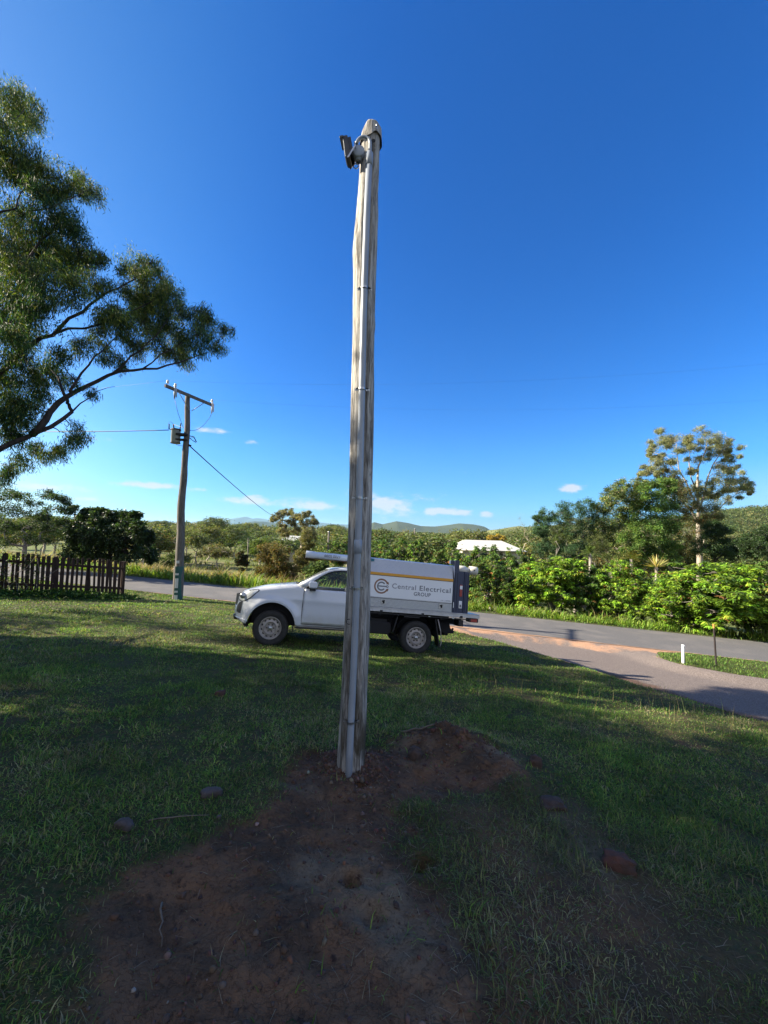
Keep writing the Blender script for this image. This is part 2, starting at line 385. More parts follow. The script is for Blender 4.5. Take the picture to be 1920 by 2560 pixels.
t.n('ShaderNodeOutputMaterial', Surface=p)
xs = np.arange(-60, 60, .25); ss = np.linspace(0, ROADW, 18)
RX, RS = np.meshgrid(xs, ss, indexing='ij'); RX = RX+RS*.2; wob = .07*fbm(RX*1.3, RX*0+2, 41)
RY = 14.2-.2*RX+RS*1.02+np.where(RS < .01, wob, 0)-np.where(RS > ROADW-.01, wob, 0)
RZ = zbase(RX, RY)+.012
# orange sand washed on to the road where the driveway meets it
edge = .62*np.exp(-((RX-4.2)/1.8)**2)*sstep(.9-RS, 0, .9)+.40*np.exp(-((RS-.95)/.16)**2)*sstep(RX, 6.5, 8)*.45+.8*sstep(.14-RS, 0, .12)
tag(mesh_np('road', np.stack([RX, RY, RZ], -1).reshape(-1, 3), quads=grid_idx(len(xs), len(ss)), mat=m_road, smooth=True, attrs={'edge': np.clip(edge, 0, 1).ravel()}), kind='structure')
m_drive, t = new_mat('gravel_drive')
co = t.n('ShaderNodeTexCoord').outputs['Object']; ed = t.n('ShaderNodeAttribute', {'attribute_name': 'edge'}).outputs['Fac']
na = t.noise(45, 4, .75, co); nb = t.noise(1.6, 5, .6, co)
dk = t.n('ShaderNodeAttribute', {'attribute_name': 'dark'}).outputs['Fac']  # near side darker: brown dirt, with some shade put into the colour
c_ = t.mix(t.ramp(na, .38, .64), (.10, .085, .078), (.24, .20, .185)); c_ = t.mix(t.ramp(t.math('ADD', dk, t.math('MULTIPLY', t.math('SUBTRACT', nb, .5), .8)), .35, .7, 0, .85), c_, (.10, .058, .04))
c_ = t.mix(t.ramp(t.math('ADD', ed, t.math('MULTIPLY', t.math('SUBTRACT', nb, .5), 1.6)), .45, .85, 0, .85), c_, t.mix(t.ramp(na, .4, .6), (.36, .19, .11), (.45, .29, .19)))
p = t.n('ShaderNodeBsdfPrincipled', Base_Color=c_, Roughness=.95, Normal=t.n('ShaderNodeBump', Strength=.9, Distance=.02, Height=na)); p.inputs['Specular IOR Level'].default_value = .15
t.n('ShaderNodeOutputMaterial', Surface=p)
K = 24; Le = resample(LAWN_EDGE, 90); Do = resample([(9.8, 12.35)]+DRIVE_OUT[1:], 90)
tt = np.linspace(0, 1, K)[None, :, None]; G = Le[:, None]*(1-tt)+Do[:, None]*tt
dx_, dy_ = G[..., 0], G[..., 1]
s_ = road_s(dx_, dy_); dmz = drive_mask(dx_.ravel(), dy_.ravel()).reshape(dx_.shape)*sstep(-s_, -.1, 1.6)
dz_ = zbase(dx_, dy_)-.16*sstep(dmz, 0, .7)-.002
edge = np.exp(-((-s_-.1)/.7)**2)*.75+.85*sstep(dist_line(dx_, dy_, _le), .9, .1)*(dy_ > 8)+.45*sstep(dist_line(dx_, dy_, _do), .35, .0)
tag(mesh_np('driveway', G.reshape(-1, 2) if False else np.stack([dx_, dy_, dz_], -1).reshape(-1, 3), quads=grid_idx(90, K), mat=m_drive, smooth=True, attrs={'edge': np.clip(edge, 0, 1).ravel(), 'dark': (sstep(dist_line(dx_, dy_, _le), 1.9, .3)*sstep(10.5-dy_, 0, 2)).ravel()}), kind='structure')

# ---------------------------------------------------------------- far hills
def ridge(name, Yd, prof, depth, col, base=-14, seed=0):
    """prof: (photo column, photo row) of the skyline; a real ridge of that height at Yd metres"""
    P = np.array([at(a, b, Yd) for a, b in prof]); n = 160; m_ = 26
    x = np.linspace(P[0, 0], P[-1, 0], n); h = np.interp(x, P[:, 0], P[:, 2])
    v = np.linspace(-1, 1, m_); XX, VV = np.meshgrid(x, v, indexing='ij')
    env = np.cos(VV*math.pi/2)**1.3
    hh = (h[:, None]-base)*(1+.10*fbm(XX/depth*6, VV*3, seed, 5))
    ends = sstep(np.linspace(0, 1, n), 0, .06)*sstep(1-np.linspace(0, 1, n), 0, .06)
    Zz = base-2+hh*env*ends[:, None]+(2*0)
    V_ = np.stack([XX, Yd+VV*depth+depth*.15*fbm(XX/depth*2, VV*2, seed+5), Zz], -1).reshape(-1, 3)
    m = simple(name+'_mat', col, .95, c2=tuple(c*.55 for c in col), nscale=60/depth, spec=.1)
    return tag(mesh_np(name, V_, quads=grid_idx(n, m_), mat=m, smooth=True), kind='structure')
z6 = lambda a, b: (360+a/3.318, 1250+b/3.318)
zR = lambda a, b: (900+a/3.318, 1250+b/3.318)
ridge('far_mountains', 13000, [z6(-300, 196), z6(-60, 180), z6(60, 170), z6(160, 170), z6(270, 186), z6(420, 190), z6(500, 170), z6(575, 158), z6(690, 168), z6(760, 152), z6(850, 138), z6(900, 155), z6(950, 150), z6(1040, 165), z6(1200, 190), z6(1450, 186), z6(1600, 200), z6(2100, 215)], 1500, (.06, .09, .05), seed=2)
ridge('near_hills', 5200, [z6(760, 215), z6(830, 196), z6(930, 177), z6(1000, 178), z6(1080, 192), z6(1180, 206), z6(1400, 215)], 700, (.06, .08, .035), seed=4)
ridge('right_hills', 3600, [zR(-60, 235), zR(60, 200), zR(120, 182), zR(190, 200), zR(300, 172), zR(400, 188), zR(500, 212), zR(620, 218), zR(720, 208), zR(820, 192), zR(930, 199), zR(1000, 215), zR(1080, 240)], 500, (.07, .085, .04), seed=6)
ridge('grassy_rise', 1300, [zR(1040, 250), zR(1160, 234), zR(1300, 215), zR(1440, 214), zR(1700, 200), zR(2100, 190)], 260, (.15, .16, .06), seed=8)
# ---------------------------------------------------------------- plants
def leaves(cen, dirn, nrm, L, W, col, fold=.0):
    """diamond leaves: base, two sides, tip"""
    n = len(cen); dirn = dirn/np.linalg.norm(dirn, axis=1, keepdims=True)
    side = np.cross(dirn, nrm); side /= (np.linalg.norm(side, axis=1, keepdims=True)+1e-9)
    L = np.broadcast_to(L, (n,))[:, None]; W = np.broadcast_to(W, (n,))[:, None]
    a = cen; b = cen+dirn*L*.45+side*W*.5; c = cen+dirn*L; c = c+np.array([0, 0, -1])*L*fold; d = cen+dirn*L*.45-side*W*.5
    V = np.stack([a, b, c, d], 1).reshape(-1, 3); q = np.arange(n*4).reshape(-1, 4)
    return V, q, np.repeat(col, 4, 0)
def rdir(n, g): 
    v = g.normal(size=(n, 3)); return v/np.linalg.norm(v, axis=1, keepdims=True)
def pal(n, g, cols, wts=None, var=.25):
    cols = np.array(cols); k = g.choice(len(cols), n, p=wts); c = cols[k]
    return np.clip(c*(1+var*g.normal(size=(n, 1)))*(1+.08*g.normal(size=(n, 3))), .004, .9)
def crown_leaves(blobs, g, per, L, W, cols, wts=None, sub=14, sig=.2, droop=.4, shell=.75, flat=1.0, rosette=0, mat=M_leaf, tips=None):
    """blobs: (x,y,z,r). leaves gather in tufts spread through each blob's outer volume"""
    Vs, Cs = [], []
    for (x, y, z, r) in blobs:
        ns = max(3, int(sub)); d = rdir(ns, g); rad = r*(shell+(1-shell)*g.random((ns, 1)))*(.75+.35*g.random((ns, 1)))
        sc_ = np.array([x, y, z])+d*rad*np.array([1, 1, flat])
        tint = 1+.28*g.normal(size=(ns, 1))
        n = int(per); k = g.integers(0, ns, n)
        if rosette:
            nr = n//rosette; kk = g.integers(0, ns, nr); rc = sc_[kk]+g.normal(size=(nr, 3))*r*sig*np.array([1, 1, .75])
            rc = np.repeat(rc, rosette, 0); n = len(rc); an = g.random(n)*6.283
            dirn = np.stack([np.cos(an), np.sin(an), -.15-droop*g.random(n)], 1); cen = rc
            cbase = pal(nr, g, cols, wts); cc = np.repeat(cbase, rosette, 0)*(1+.12*g.normal(size=(n, 1)))
            cc *= np.repeat(np.clip(tint[kk], .5, 1.6), rosette, 0)
            nrm = np.tile([0, 0, 1.], (n, 1))+.25*g.normal(size=(n, 3))
        else:
            cen = sc_[k]+g.normal(size=(n, 3))*r*sig*np.array([1, 1, .8])
            dirn = rdir(n, g)*np.array([1, 1, .6])+(cen-np.array([x, y, z]))/max(r, .01)*.5+np.array([0, 0, -droop])
            nrm = rdir(n, g)+np.array([0, 0, .6]); cc = pal(n, g, cols, wts)*np.clip(tint[k], .5, 1.6)
        v, q, c = leaves(cen, dirn, nrm, L*(.7+.6*g.random(len(cen))), W*(.7+.6*g.random(len(cen))), np.clip(cc, .004, .9), fold=.12)
        Vs.append(v); Cs.append(c)
    V = np.concatenate(Vs); return V, np.arange(len(V)).reshape(-1, 4), np.concatenate(Cs)
def limb(mb, a, b, r0_, r1_, g, wob=.08, n=6, sides=6, sag=0.):
    a = np.array(a, float); b = np.array(b, float); L = np.linalg.norm(b-a); ts = np.linspace(0, 1, n)
    off = g.normal(size=(n, 3))*wob*L*np.sin(ts*math.pi)[:, None]*.5
    pts = a+(b-a)*ts[:, None]+off; pts[:, 2] += sag*L*np.sin(ts*math.pi)
    mb.tube([tuple(p) for p in pts], list(r0_+(r1_-r0_)*ts), sides); return pts
def tree(name, label, base, fork_h, blobs, tr, g, cat='tree', group=None, bark=None, per=300, L=.1, W=.04, cols=((.06, .09, .03),), wts=None, sub=14, sig=.2, droop=.4, shell=.75, flat=1., rosette=0, mat=None, fork=None, limbs=True, origin=None):
    base = np.array(base, float); root = empty(name, tuple(base), label, cat, group)
    B = [(b[0]-base[0], b[1]-base[1], b[2]-base[2], b[3]) for b in blobs]
    fk = np.array([0, 0, fork_h]) if fork is None else np.array(fork)-base
    mb = MB(); limb(mb, (0, 0, -.15), fk, tr, tr*.72, g, .05, 7, 9)
    if limbs:
        order = sorted(B, key=lambda b: b[0]**2+b[1]**2+(b[2]-fk[2])**2); ends = [(fk, tr*.72)]
        for b in order:
            t_ = np.array(b[:3]); p0, rr = min(ends, key=lambda e: np.linalg.norm(e[0]-t_)+.25*np.linalg.norm(e[0]-fk))
            r1 = max(tr*.09, rr*.5); pts = limb(mb, p0, t_, min(rr*.75, tr*.5), r1, g, .16, 6, 5, .04); ends.append((t_, r1))
            for k in range(4): q = rdir(1, g)[0]*b[3]*.8*np.array([1, 1, .8]); limb(mb, t_ if k % 2 else pts[3], t_+q, r1*.8, max(.004, r1*.25), g, .2, 4, 4)
    mb.build('trunk', bark or M_barkgrey, root)
    V, q, c = crown_leaves(B, g, per, L, W, cols, wts, sub, sig, droop, shell, flat, rosette)
    mesh_np('crown', V, quads=q, mat=mat or M_leaf, parent=root, attrs={'Col': c})
    return root
def copy_tree(o, parent=None):
    c = o.copy(); C.objects.link(c)
    if parent: c.parent = parent
    for ch in list(o.children): copy_tree(ch, c)
    return c
# ---------------------------------------------------------------- the big gum tree at the left
g = np.random.default_rng(11)
Z = lambda a, b: (a/2.127, 180+b/2.127)
tb = np.array([-9.6, 6.6, zc(-9.6, 6.6)])
gum = empty('gum_tree', tuple(tb), 'big spreading gum tree with drooping narrow leaves reaching in over the lawn and picket fence', 'tree')
CL = [(40, 130, 100), (140, 180, 80), (150, 280, 60), (40, 300, 80), (60, 430, 120), (150, 470, 90), (210, 560, 80), (330, 560, 75), (300, 640, 60), (200, 640, 55), (450, 570, 50), (510, 650, 42), (430, 630, 25),
      (100, 740, 45), (280, 780, 110), (180, 860, 150), (60, 900, 150), (380, 850, 80), (420, 960, 70), (320, 1000, 110), (500, 960, 45), (535, 985, 30), (60, 1050, 150), (200, 1080, 140), (400, 1120, 80), (510, 1130, 70),
      (60, 1250, 120), (180, 1230, 110), (60, 1400, 90), (130, 1380, 80), (735, 1030, 75), (800, 1015, 45), (655, 1035, 25), (760, 1130, 85), (870, 1110, 55), (900, 1180, 75), (850, 1230, 85), (720, 1220, 75),
      (600, 1250, 50), (640, 1330, 85), (560, 1300, 55), (760, 1330, 85), (880, 1320, 85), (955, 1250, 45), (1060, 1280, 55), (1100, 1330, 60), (1050, 1400, 75), (1160, 1440, 45), (1190, 1370, 26), (1235, 1372, 16),
      (960, 1450, 65), (960, 1520, 45), (860, 1460, 55), (700, 1440, 60), (540, 1400, 60), (560, 1490, 40), (640, 1520, 40), (430, 1450, 50), (300, 1500, 60), (250, 1600, 85), (120, 1560, 90), (60, 1700, 110), (120, 1780, 85),
      (40, 1850, 85), (220, 1700, 55), (400, 1640, 25), (500, 1690, 25), (60, 1930, 55), (420, 1900, 45), (390, 1950, 40), (340, 2000, 35), (250, 2030, 32), (120, 2060, 42), (60, 2100, 36), (15, 2150, 26), (180, 1990, 40)]
def dep(px, py): return 7.2+1.6*min(1, max(0, px/1250))
blobs = []
for (a, b, r) in CL:
    Yd = dep(a, b)+g.normal()*.55*(r/80); p = at(*Z(a, b), Yd); blobs.append((p[0], p[1], p[2], r/2.127/F_PX*Yd*1.13))
off = []      # the rest of the crown, out of the picture to the left
for k in range(34):
    an = g.random()*6.28; rr = 1.5+3.2*g.random(); z = 1.5+8.5*g.random(); s_ = 1.0-.5*abs(z-5.5)/6
    x, y = tb[0]-.5+math.cos(an)*rr*s_*1.2, tb[1]+.6+math.sin(an)*rr*s_
    if x > -.92*y*1.0-.4 and True: x = -1.1*y-.6-abs(g.normal())
    if y < 4.9: continue
    off.append((x, y, z+.4, .55+.35*g.random()))
BR = {}     # limbs traced in the tree's own space
def trace(pts, ds, r0_, r1_, n=14):
    P = np.array([at(*Z(a, b), d) for (a, b), d in zip(pts, ds)]) if not isinstance(pts[0], np.ndarray) else np.array(pts)
    return P
mb = MB(); nodes = []
def addlimb(P, r0_, r1_, sides=8, wob=.02):
    P = np.array(P, float); d = np.r_[0, np.cumsum(np.linalg.norm(np.diff(P, axis=0), axis=1))]; n = max(6, int(d[-1]/.22))
    s = np.linspace(0, d[-1], n); Q = np.stack([np.interp(s, d, P[:, i]) for i in range(3)], 1)
    for _ in range(2): Q[1:-1] = (Q[:-2]+2*Q[1:-1]+Q[2:])/4
    Q[1:-1] += g.normal(size=(n-2, 3))*wob; rr = r0_+(r1_-r0_)*(s/d[-1])**.8
    mb.tube([tuple(q-tb) for q in Q], list(rr*.66), sides)
    for q, r in zip(Q, rr): nodes.append((q, r))
T0 = tb+np.array([0, 0, -.2]); F1 = tb+np.array([.25, .1, 1.3]); F2 = tb+np.array([.1, .25, 2.6]); F3 = tb+np.array([.5, .3, 4.6])
addlimb([T0, tb+np.array([.05, 0, .6]), F1, F2], .30, .22, 12, .0)
addlimb([F2, F3, tb+np.array([.9, .4, 6.2]), tb+np.array([1.2, .5, 8.2]), tb+np.array([1.6, .6, 9.6])], .2, .04)
A = lambda pts, d0, d1: [at(*Z(a, b), d0+(d1-d0)*i/(len(pts)-1)) for i, (a, b) in enumerate(pts)]
lo_ = A([(0, 2000), (90, 1955), (170, 1928), (262, 1905), (320, 1855), (385, 1805)], 7.0, 7.5)
addlimb([F1]+lo_, .15, .05)
addlimb([lo_[2]]+A([(230, 1880), (262, 1820), (345, 1722), (390, 1695), (460, 1665), (600, 1602), (760, 1577), (900, 1565), (980, 1548), (1110, 1492)], 7.1, 8.7), .10, .012)
addlimb([lo_[-1]]+A([(365, 1760), (355, 1730)], 7.5, 7.3), .05, .04)
addlimb([lo_[-1]]+A([(440, 1760), (500, 1700), (560, 1655), (612, 1672)], 7.5, 7.9), .025, .004)
addlimb(A([(345, 1722), (310, 1620), (260, 1570)], 7.2, 7.6), .045, .015)
addlimb(A([(370, 1700), (440, 1600), (520, 1500), (640, 1400), (700, 1330)], 7.25, 8.2), .04, .008)
addlimb(A([(600, 1602), (700, 1520), (800, 1440), (900, 1300), (930, 1220)], 7.9, 8.5), .035, .006)
addlimb(A([(760, 1577), (860, 1500), (1000, 1430), (1100, 1340)], 8.1, 8.8), .025, .005)
addlimb([F2]+A([(0, 1600), (90, 1500), (190, 1430), (290, 1390), (360, 1340), (430, 1290), (500, 1210), (550, 1190), (640, 1160), (720, 1100)], 7.2, 8.1), .14, .018)
addlimb(A([(290, 1390), (380, 1358), (470, 1350), (600, 1330), (760, 1250), (860, 1180)], 7.6, 8.3), .045, .008)
addlimb([F3]+A([(0, 1330), (50, 1285), (85, 1200), (110, 1120), (150, 1000), (230, 900), (300, 800)], 7.1, 7.4), .12, .02)
addlimb(A([(90, 1500), (150, 1360), (200, 1220), (240, 1080), (330, 960), (460, 930)], 7.3, 7.8), .05, .008)
addlimb([F3+np.array([.4, 0, 1.0])]+A([(0, 720), (60, 700), (100, 770), (95, 690), (120, 620), (180, 560)], 7.0, 7.3), .06, .012)
addlimb(A([(100, 770), (220, 730), (330, 690), (400, 670), (480, 620)], 7.2, 7.5), .03, .006)
addlimb([F3+np.array([.5, .1, 2.0])]+A([(0, 270), (60, 260), (130, 200)], 7.0, 7.2), .05, .01)
addlimb([F1]+A([(0, 2170), (60, 2110), (120, 2060), (190, 2010)], 6.9, 7.2), .03, .005)
# twigs out to every tuft of leaves
for bl in blobs+off:
    c = np.array(bl[:3]); q, r = min(nodes, key=lambda e: np.linalg.norm(e[0]-c)-.6*e[1]); L = np.linalg.norm(c-q)
    if L > .12: addlimb([q, (q+c)/2+np.array([0, 0, .06*L])+g.normal(size=3)*.05*L, c], min(r*.7, .012+.014*L), .006, 5, .008)
    for k in range(14):
        e = c+rdir(1, g)[0]*bl[3]*(.6+.6*g.random()); e[2] += .03
        m_ = (c+e)/2+g.normal(size=3)*.04; mb.tube([tuple(c-tb), tuple(m_-tb), tuple(e-tb)], [.006, .004, .0025], 3)
mb.build('trunk', M_barkdark, gum)
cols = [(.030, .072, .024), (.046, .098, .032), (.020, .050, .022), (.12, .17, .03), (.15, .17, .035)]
Vs, Cs = [], []
for i, bl in enumerate(blobs+off):
    r = bl[3]; inv = i < len(blobs)
    n = int((3300 if inv else 900)*(r/.4)**2*(1 if r > .16 else 1.5)); n = min(n, 6500)
    ns = max(4, int(26*(r/.4)**1.6)); c0 = np.array(bl[:3]); sp = c0+rdir(ns, g)*r*(.35+.75*g.random((ns, 1))); k = g.integers(0, ns, n)
    tw = g.normal(size=(ns, 3)); hang = g.random(n)
    cen = sp[k]+g.normal(size=(n, 3))*np.array([.055, .055, .05])*(1+r)+np.array([0, 0, -.10])*hang[:, None]
    dirn = g.normal(size=(n, 3))*.42+tw[k]*.22+np.array([.05, 0, -1.0])
    nrm = rdir(n, g)*np.array([1, 1, .3])
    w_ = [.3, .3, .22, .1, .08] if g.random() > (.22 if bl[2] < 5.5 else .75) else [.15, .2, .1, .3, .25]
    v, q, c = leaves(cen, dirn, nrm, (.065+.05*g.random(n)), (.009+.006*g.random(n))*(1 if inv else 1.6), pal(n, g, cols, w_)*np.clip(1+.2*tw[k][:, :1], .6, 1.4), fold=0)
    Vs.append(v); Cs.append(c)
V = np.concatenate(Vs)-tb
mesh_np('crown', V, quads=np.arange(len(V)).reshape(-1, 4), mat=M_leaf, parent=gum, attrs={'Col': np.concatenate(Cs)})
print('gum leaves', len(V)//4)
# neighbouring trees out of the picture to the left: they shade the near lawn
def shade_tree(x, y, h, r, label, per=1500, seed=1):
    g2 = np.random.default_rng(seed); z0 = zc(x, y); bl = []
    for k in range(16):
        an = k*2.4; q = math.sqrt((k+.5)/16); zz = h-r*.75+r*.62*math.cos(q*1.5)+.2*g2.normal()
        bl.append((x+math.cos(an)*q*r*.72, y+math.sin(an)*q*r*.72, z0+zz, r*.34))
    for k in range(9):
        an = k*.7+.3; bl.append((x+math.cos(an)*r*.66, y+math.sin(an)*r*.66, z0+h-r*1.25, r*.3))
        bl.append((x+math.cos(an)*r*.5, y+math.sin(an)*r*.5, z0+h-r*1.75, r*.3))
    return tree('shade_tree', label, (x, y, z0), h*.35, bl, .22, g2, bark=M_barkdark, per=per, L=.16, W=.075, cols=[(.03, .06, .02), (.05, .09, .03)], sub=22, sig=.2)

# ---------------------------------------------------------------- shade trees beside the photographer
shade_tree(-11.7, 3.6, 7.8, 4.2, 'dense dark tree standing left of the lawn beside the gum tree', 2300, 5)
shade_tree(-11.0, -2.6, 7.2, 3.6, 'dense dark tree standing left of the lawn behind the photographer', 1500, 6)

def S(px, py, r, Yd, g, dj=.5):
    Yj = Yd+g.normal()*dj; p = at(px, py, Yj); return (p[0], p[1], p[2], r/F_PX*Yj)
def base_at(px, Yd):
    x = ray(px, 1400)[0]*Yd; return (x, Yd, gz1(x, Yd))
# ---- left: feathery tree and dark round tree behind the fence
g = np.random.default_rng(21)
zl = lambda a, b: (a/2.765, 1200+b/2.765)
bl = [S(*zl(a, b), r/2.765, 20.5, g, .5) for a, b, r in [(-120, 130, 70), (-60, 230, 80), (20, 110, 60), (90, 90, 55), (160, 110, 50), (230, 150, 50), (320, 100, 50), (400, 120, 45), (460, 150, 40), (250, 230, 60), (140, 220, 60), (60, 190, 60), (380, 200, 60), (460, 215, 40), (510, 190, 30), (310, 260, 50), (200, 320, 50), (90, 320, 50), (0, 330, 60), (330, 340, 50), (420, 290, 40), (160, 400, 60), (40, 430, 60), (280, 420, 50)]]
tree('feathery_tree', 'open feathery tree with spreading flat layers of fine leaves behind the picket fence', base_at(60, 20.5), 1.4, bl, .13, g, per=800, L=.085, W=.04, cols=[(.045, .08, .028), (.07, .11, .035), (.03, .055, .02)], sub=12, sig=.24, flat=.5, bark=M_barkgrey, droop=.2)
bl = [S(*zl(a, b), r/2.765, 21.5, g, .6) for a, b, r in [(620, 270, 70), (700, 250, 60), (780, 290, 70), (870, 290, 60), (930, 260, 40), (560, 330, 70), (650, 370, 90), (760, 380, 90), (870, 370, 90), (960, 340, 60), (1000, 390, 50), (560, 430, 80), (650, 470, 90), (760, 480, 90), (880, 470, 90), (980, 470, 60), (1040, 520, 45), (520, 500, 70), (600, 230, 35), (690, 225, 35), (940, 240, 25), (840, 250, 30)]]
tree('round_tree', 'dark dense round tree rising behind the right end of the picket fence', base_at(275, 21.5), 1.2, bl, .16, g, per=1350, L=.17, W=.07, cols=[(.028, .052, .018), (.05, .085, .025), (.02, .04, .015)], sub=16, sig=.19, bark=M_barkdark, mat=M_glossleaf)
# ---- right: tall pale gum
zg = lambda a, b: (1500+a/3.95, 800+b/3.95)
g = np.random.default_rng(31)
GL = [(620, 1180, 50), (740, 1150, 60), (880, 1180, 60), (1040, 1160, 80), (1120, 1220, 60), (1210, 1210, 55), (1250, 1260, 40), (1290, 1340, 38), (540, 1270, 50), (480, 1300, 28), (680, 1230, 60), (780, 1270, 50), (900, 1270, 55), (1100, 1310, 55), (1200, 1310, 45), (540, 1390, 45), (490, 1480, 50), (430, 1510, 35), (560, 1460, 45), (650, 1420, 50), (720, 1380, 50), (960, 1380, 50), (1210, 1420, 50), (900, 1500, 30), (640, 1560, 75), (700, 1620, 75), (1180, 1500, 60), (1270, 1520, 55), (1040, 1640, 60), (950, 1660, 50), (740, 1690, 70), (1160, 1590, 55), (1250, 1620, 60), (1400, 1590, 55), (1440, 1640, 45), (1370, 1680, 50), (1485, 1695, 20), (1200, 1700, 50), (1060, 1720, 50), (900, 1760, 70), (1130, 1790, 55), (1000, 1840, 50), (1090, 1900, 60), (1150, 1950, 40)]
g3 = np.random.default_rng(32)
for a, b, r in list(GL):
    for k in range(3): GL.append((a+g3.normal()*r*1.2, b+g3.normal()*r*.9, r*.55))
bl = [S(*zg(a, b), r/3.95*1.02, 38, g, 1.2) for a, b, r in GL]
b0 = base_at(1746, 38); root = empty('tall_gum', b0, 'tall pale-barked gum with an open crown rising above the right-hand bushes', 'tree')
mb = MB(); nodes = []; b0 = np.array(b0)
def gl(pts, r0_, r1_):
    P = [at(*zg(a, b), 38+g.normal()*.3)-b0 for a, b in pts]; ts = np.linspace(0, 1, len(P)); rr = list(r0_+(r1_-r0_)*ts)
    mb.tube([tuple(p) for p in P], rr, 7); nodes.extend(zip(P, rr))
mb.tube([(0, 0, -.3), tuple(at(*zg(985, 2300), 38)-b0), tuple(at(*zg(975, 2130), 38)-b0), tuple(at(*zg(970, 2000), 38)-b0)], [.30, .25, .23, .18], 10)
nodes.append((at(*zg(970, 2000), 38)-b0, .18))
for P, a, b in [([(970, 2000), (975, 1850), (960, 1700), (965, 1560), (970, 1450), (1040, 1300), (1060, 1200)], .17, .03), ([(970, 2010), (900, 1880), (820, 1800), (780, 1720), (820, 1650), (780, 1560), (700, 1440), (600, 1330), (500, 1300)], .10, .02),
                ([(975, 1850), (900, 1720), (850, 1600), (780, 1480), (760, 1330), (750, 1200)], .10, .02), ([(975, 1900), (1030, 1720), (1060, 1560), (1120, 1420), (1200, 1300), (1240, 1250)], .09, .02),
                ([(980, 2060), (1040, 1990), (1130, 1900), (1180, 1860), (1260, 1780), (1360, 1710), (1480, 1700)], .08, .015), ([(960, 1700), (900, 1560), (880, 1420), (890, 1250)], .07, .02),
                ([(1030, 1720), (1140, 1620), (1260, 1560), (1400, 1580)], .05, .015), ([(780, 1560), (640, 1480), (480, 1490)], .045, .012), ([(985, 2330), (1010, 2260), (1040, 2120), (1050, 2060)], .06, .03), ([(1040, 2120), (1110, 2090), (1170, 2060)], .04, .02)]: gl(P, a, b)
for q in bl:
    c = np.array(q[:3])-b0; p0, r = min(nodes, key=lambda e: np.linalg.norm(e[0]-c)); limb(mb, p0, c, min(r*.5, .032), .010, g, .16, 5, 4, .05)
    for k in range(3): limb(mb, c, c+rdir(1, g)[0]*q[3], .014, .006, g, .2, 3, 3)
mb.build('trunk', M_barkpale, root)
V, q, c = crown_leaves([(x-b0[0], y-b0[1], z-b0[2], r) for x, y, z, r in bl], g, 560, .135, .036, [(.20, .23, .11), (.27, .27, .12), (.15, .18, .10), (.29, .24, .09)], [.4, .25, .25, .1], 12, .34, .7, .6, .8)
mesh_np('crown', V, quads=q, mat=M_leaf, parent=root, attrs={'Col': c})
# ---- right-centre grove
zc4 = lambda a, b: (1120+a/2.074, 1040+b/2.074)
def grove(name, label, Yd, base_px, lst, cols, per=900, L=.2, W=.08, tr=.16, bark=None, seed=1, dj=.8, wts=None, droop=.4, rosette=0, fork=2.0, sub=14, sig=.2, mat=None, fine=.66):
    g2 = np.random.default_rng(seed); bb = [S(*zc4(a, b), r/2.074, Yd, g2, dj) for a, b, r in lst]
    return tree(name, label, base_at(base_px, Yd), fork, bb, tr, g2, per=int(per*1.9), L=L*fine, W=W*fine*.9, cols=cols, wts=wts, sub=int(sub*1.4), sig=sig*.85, droop=droop, bark=bark, rosette=rosette, mat=mat)
grove('spreading_tree', 'blue-green spreading tree with layered fine foliage right of the white roof', 37, 1440, [(480, 690, 40), (540, 700, 45), (610, 700, 45), (680, 700, 45), (750, 700, 45), (470, 540, 30), (520, 510, 45), (580, 500, 50), (650, 490, 55), (720, 480, 50), (780, 490, 45), (500, 590, 45), (570, 570, 60), (650, 560, 65), (730, 550, 65), (800, 560, 50), (540, 640, 50), (620, 640, 60), (700, 630, 60), (770, 640, 60), (470, 600, 25)], [(.05, .10, .045), (.07, .13, .055), (.035, .075, .035)], 1300, .2, .07, .22, M_barkgrey, 41, fork=1.6)
grove('olive_tree', 'olive green tree with pale yellowish flower heads at its top, left half of the grove', 35, 1545, [(820, 690, 45), (880, 690, 50), (790, 590, 45), (810, 460, 45), (850, 400, 45), (900, 370, 45), (960, 370, 50), (1010, 360, 35), (870, 450, 60), (940, 440, 60), (860, 530, 65), (930, 520, 60), (900, 600, 60), (840, 620, 50), (990, 430, 50)], [(.11, .15, .04), (.08, .125, .035), (.34, .32, .14)], 1200, .22, .09, .2, M_barkpale, 42, wts=[.45, .4, .15])
grove('leafy_tree', 'bright green leafy tree in the middle of the grove beside the tall gum', 34, 1640, [(940, 720, 45), (1000, 740, 45), (1070, 735, 50), (1140, 730, 45), (1040, 380, 45), (1090, 370, 50), (1140, 360, 40), (1000, 440, 50), (1060, 450, 65), (1130, 440, 60), (980, 520, 60), (1060, 530, 70), (1140, 520, 60), (990, 600, 60), (1070, 610, 70), (1150, 600, 60), (1000, 680, 60), (1090, 680, 60), (1170, 670, 50), (930, 660, 50)], [(.09, .17, .035), (.065, .13, .032), (.13, .19, .04)], 1300, .22, .1, .22, M_barkpale, 43)
grove('brown_tipped_tree', 'olive tree with rusty brown patches in front of the tall gum crown', 36, 1690, [(1120, 310, 35), (1160, 700, 50), (1230, 690, 50), (1290, 680, 45), (1100, 720, 40), (1160, 350, 45), (1210, 370, 50), (1180, 430, 50), (1240, 450, 45), (1200, 510, 50), (1270, 520, 45), (1330, 500, 45), (1370, 550, 40), (1330, 590, 50), (1250, 600, 55), (1200, 640, 55)], [(.08, .10, .035), (.16, .10, .03), (.06, .085, .03)], 900, .2, .07, .16, M_barkgrey, 44)
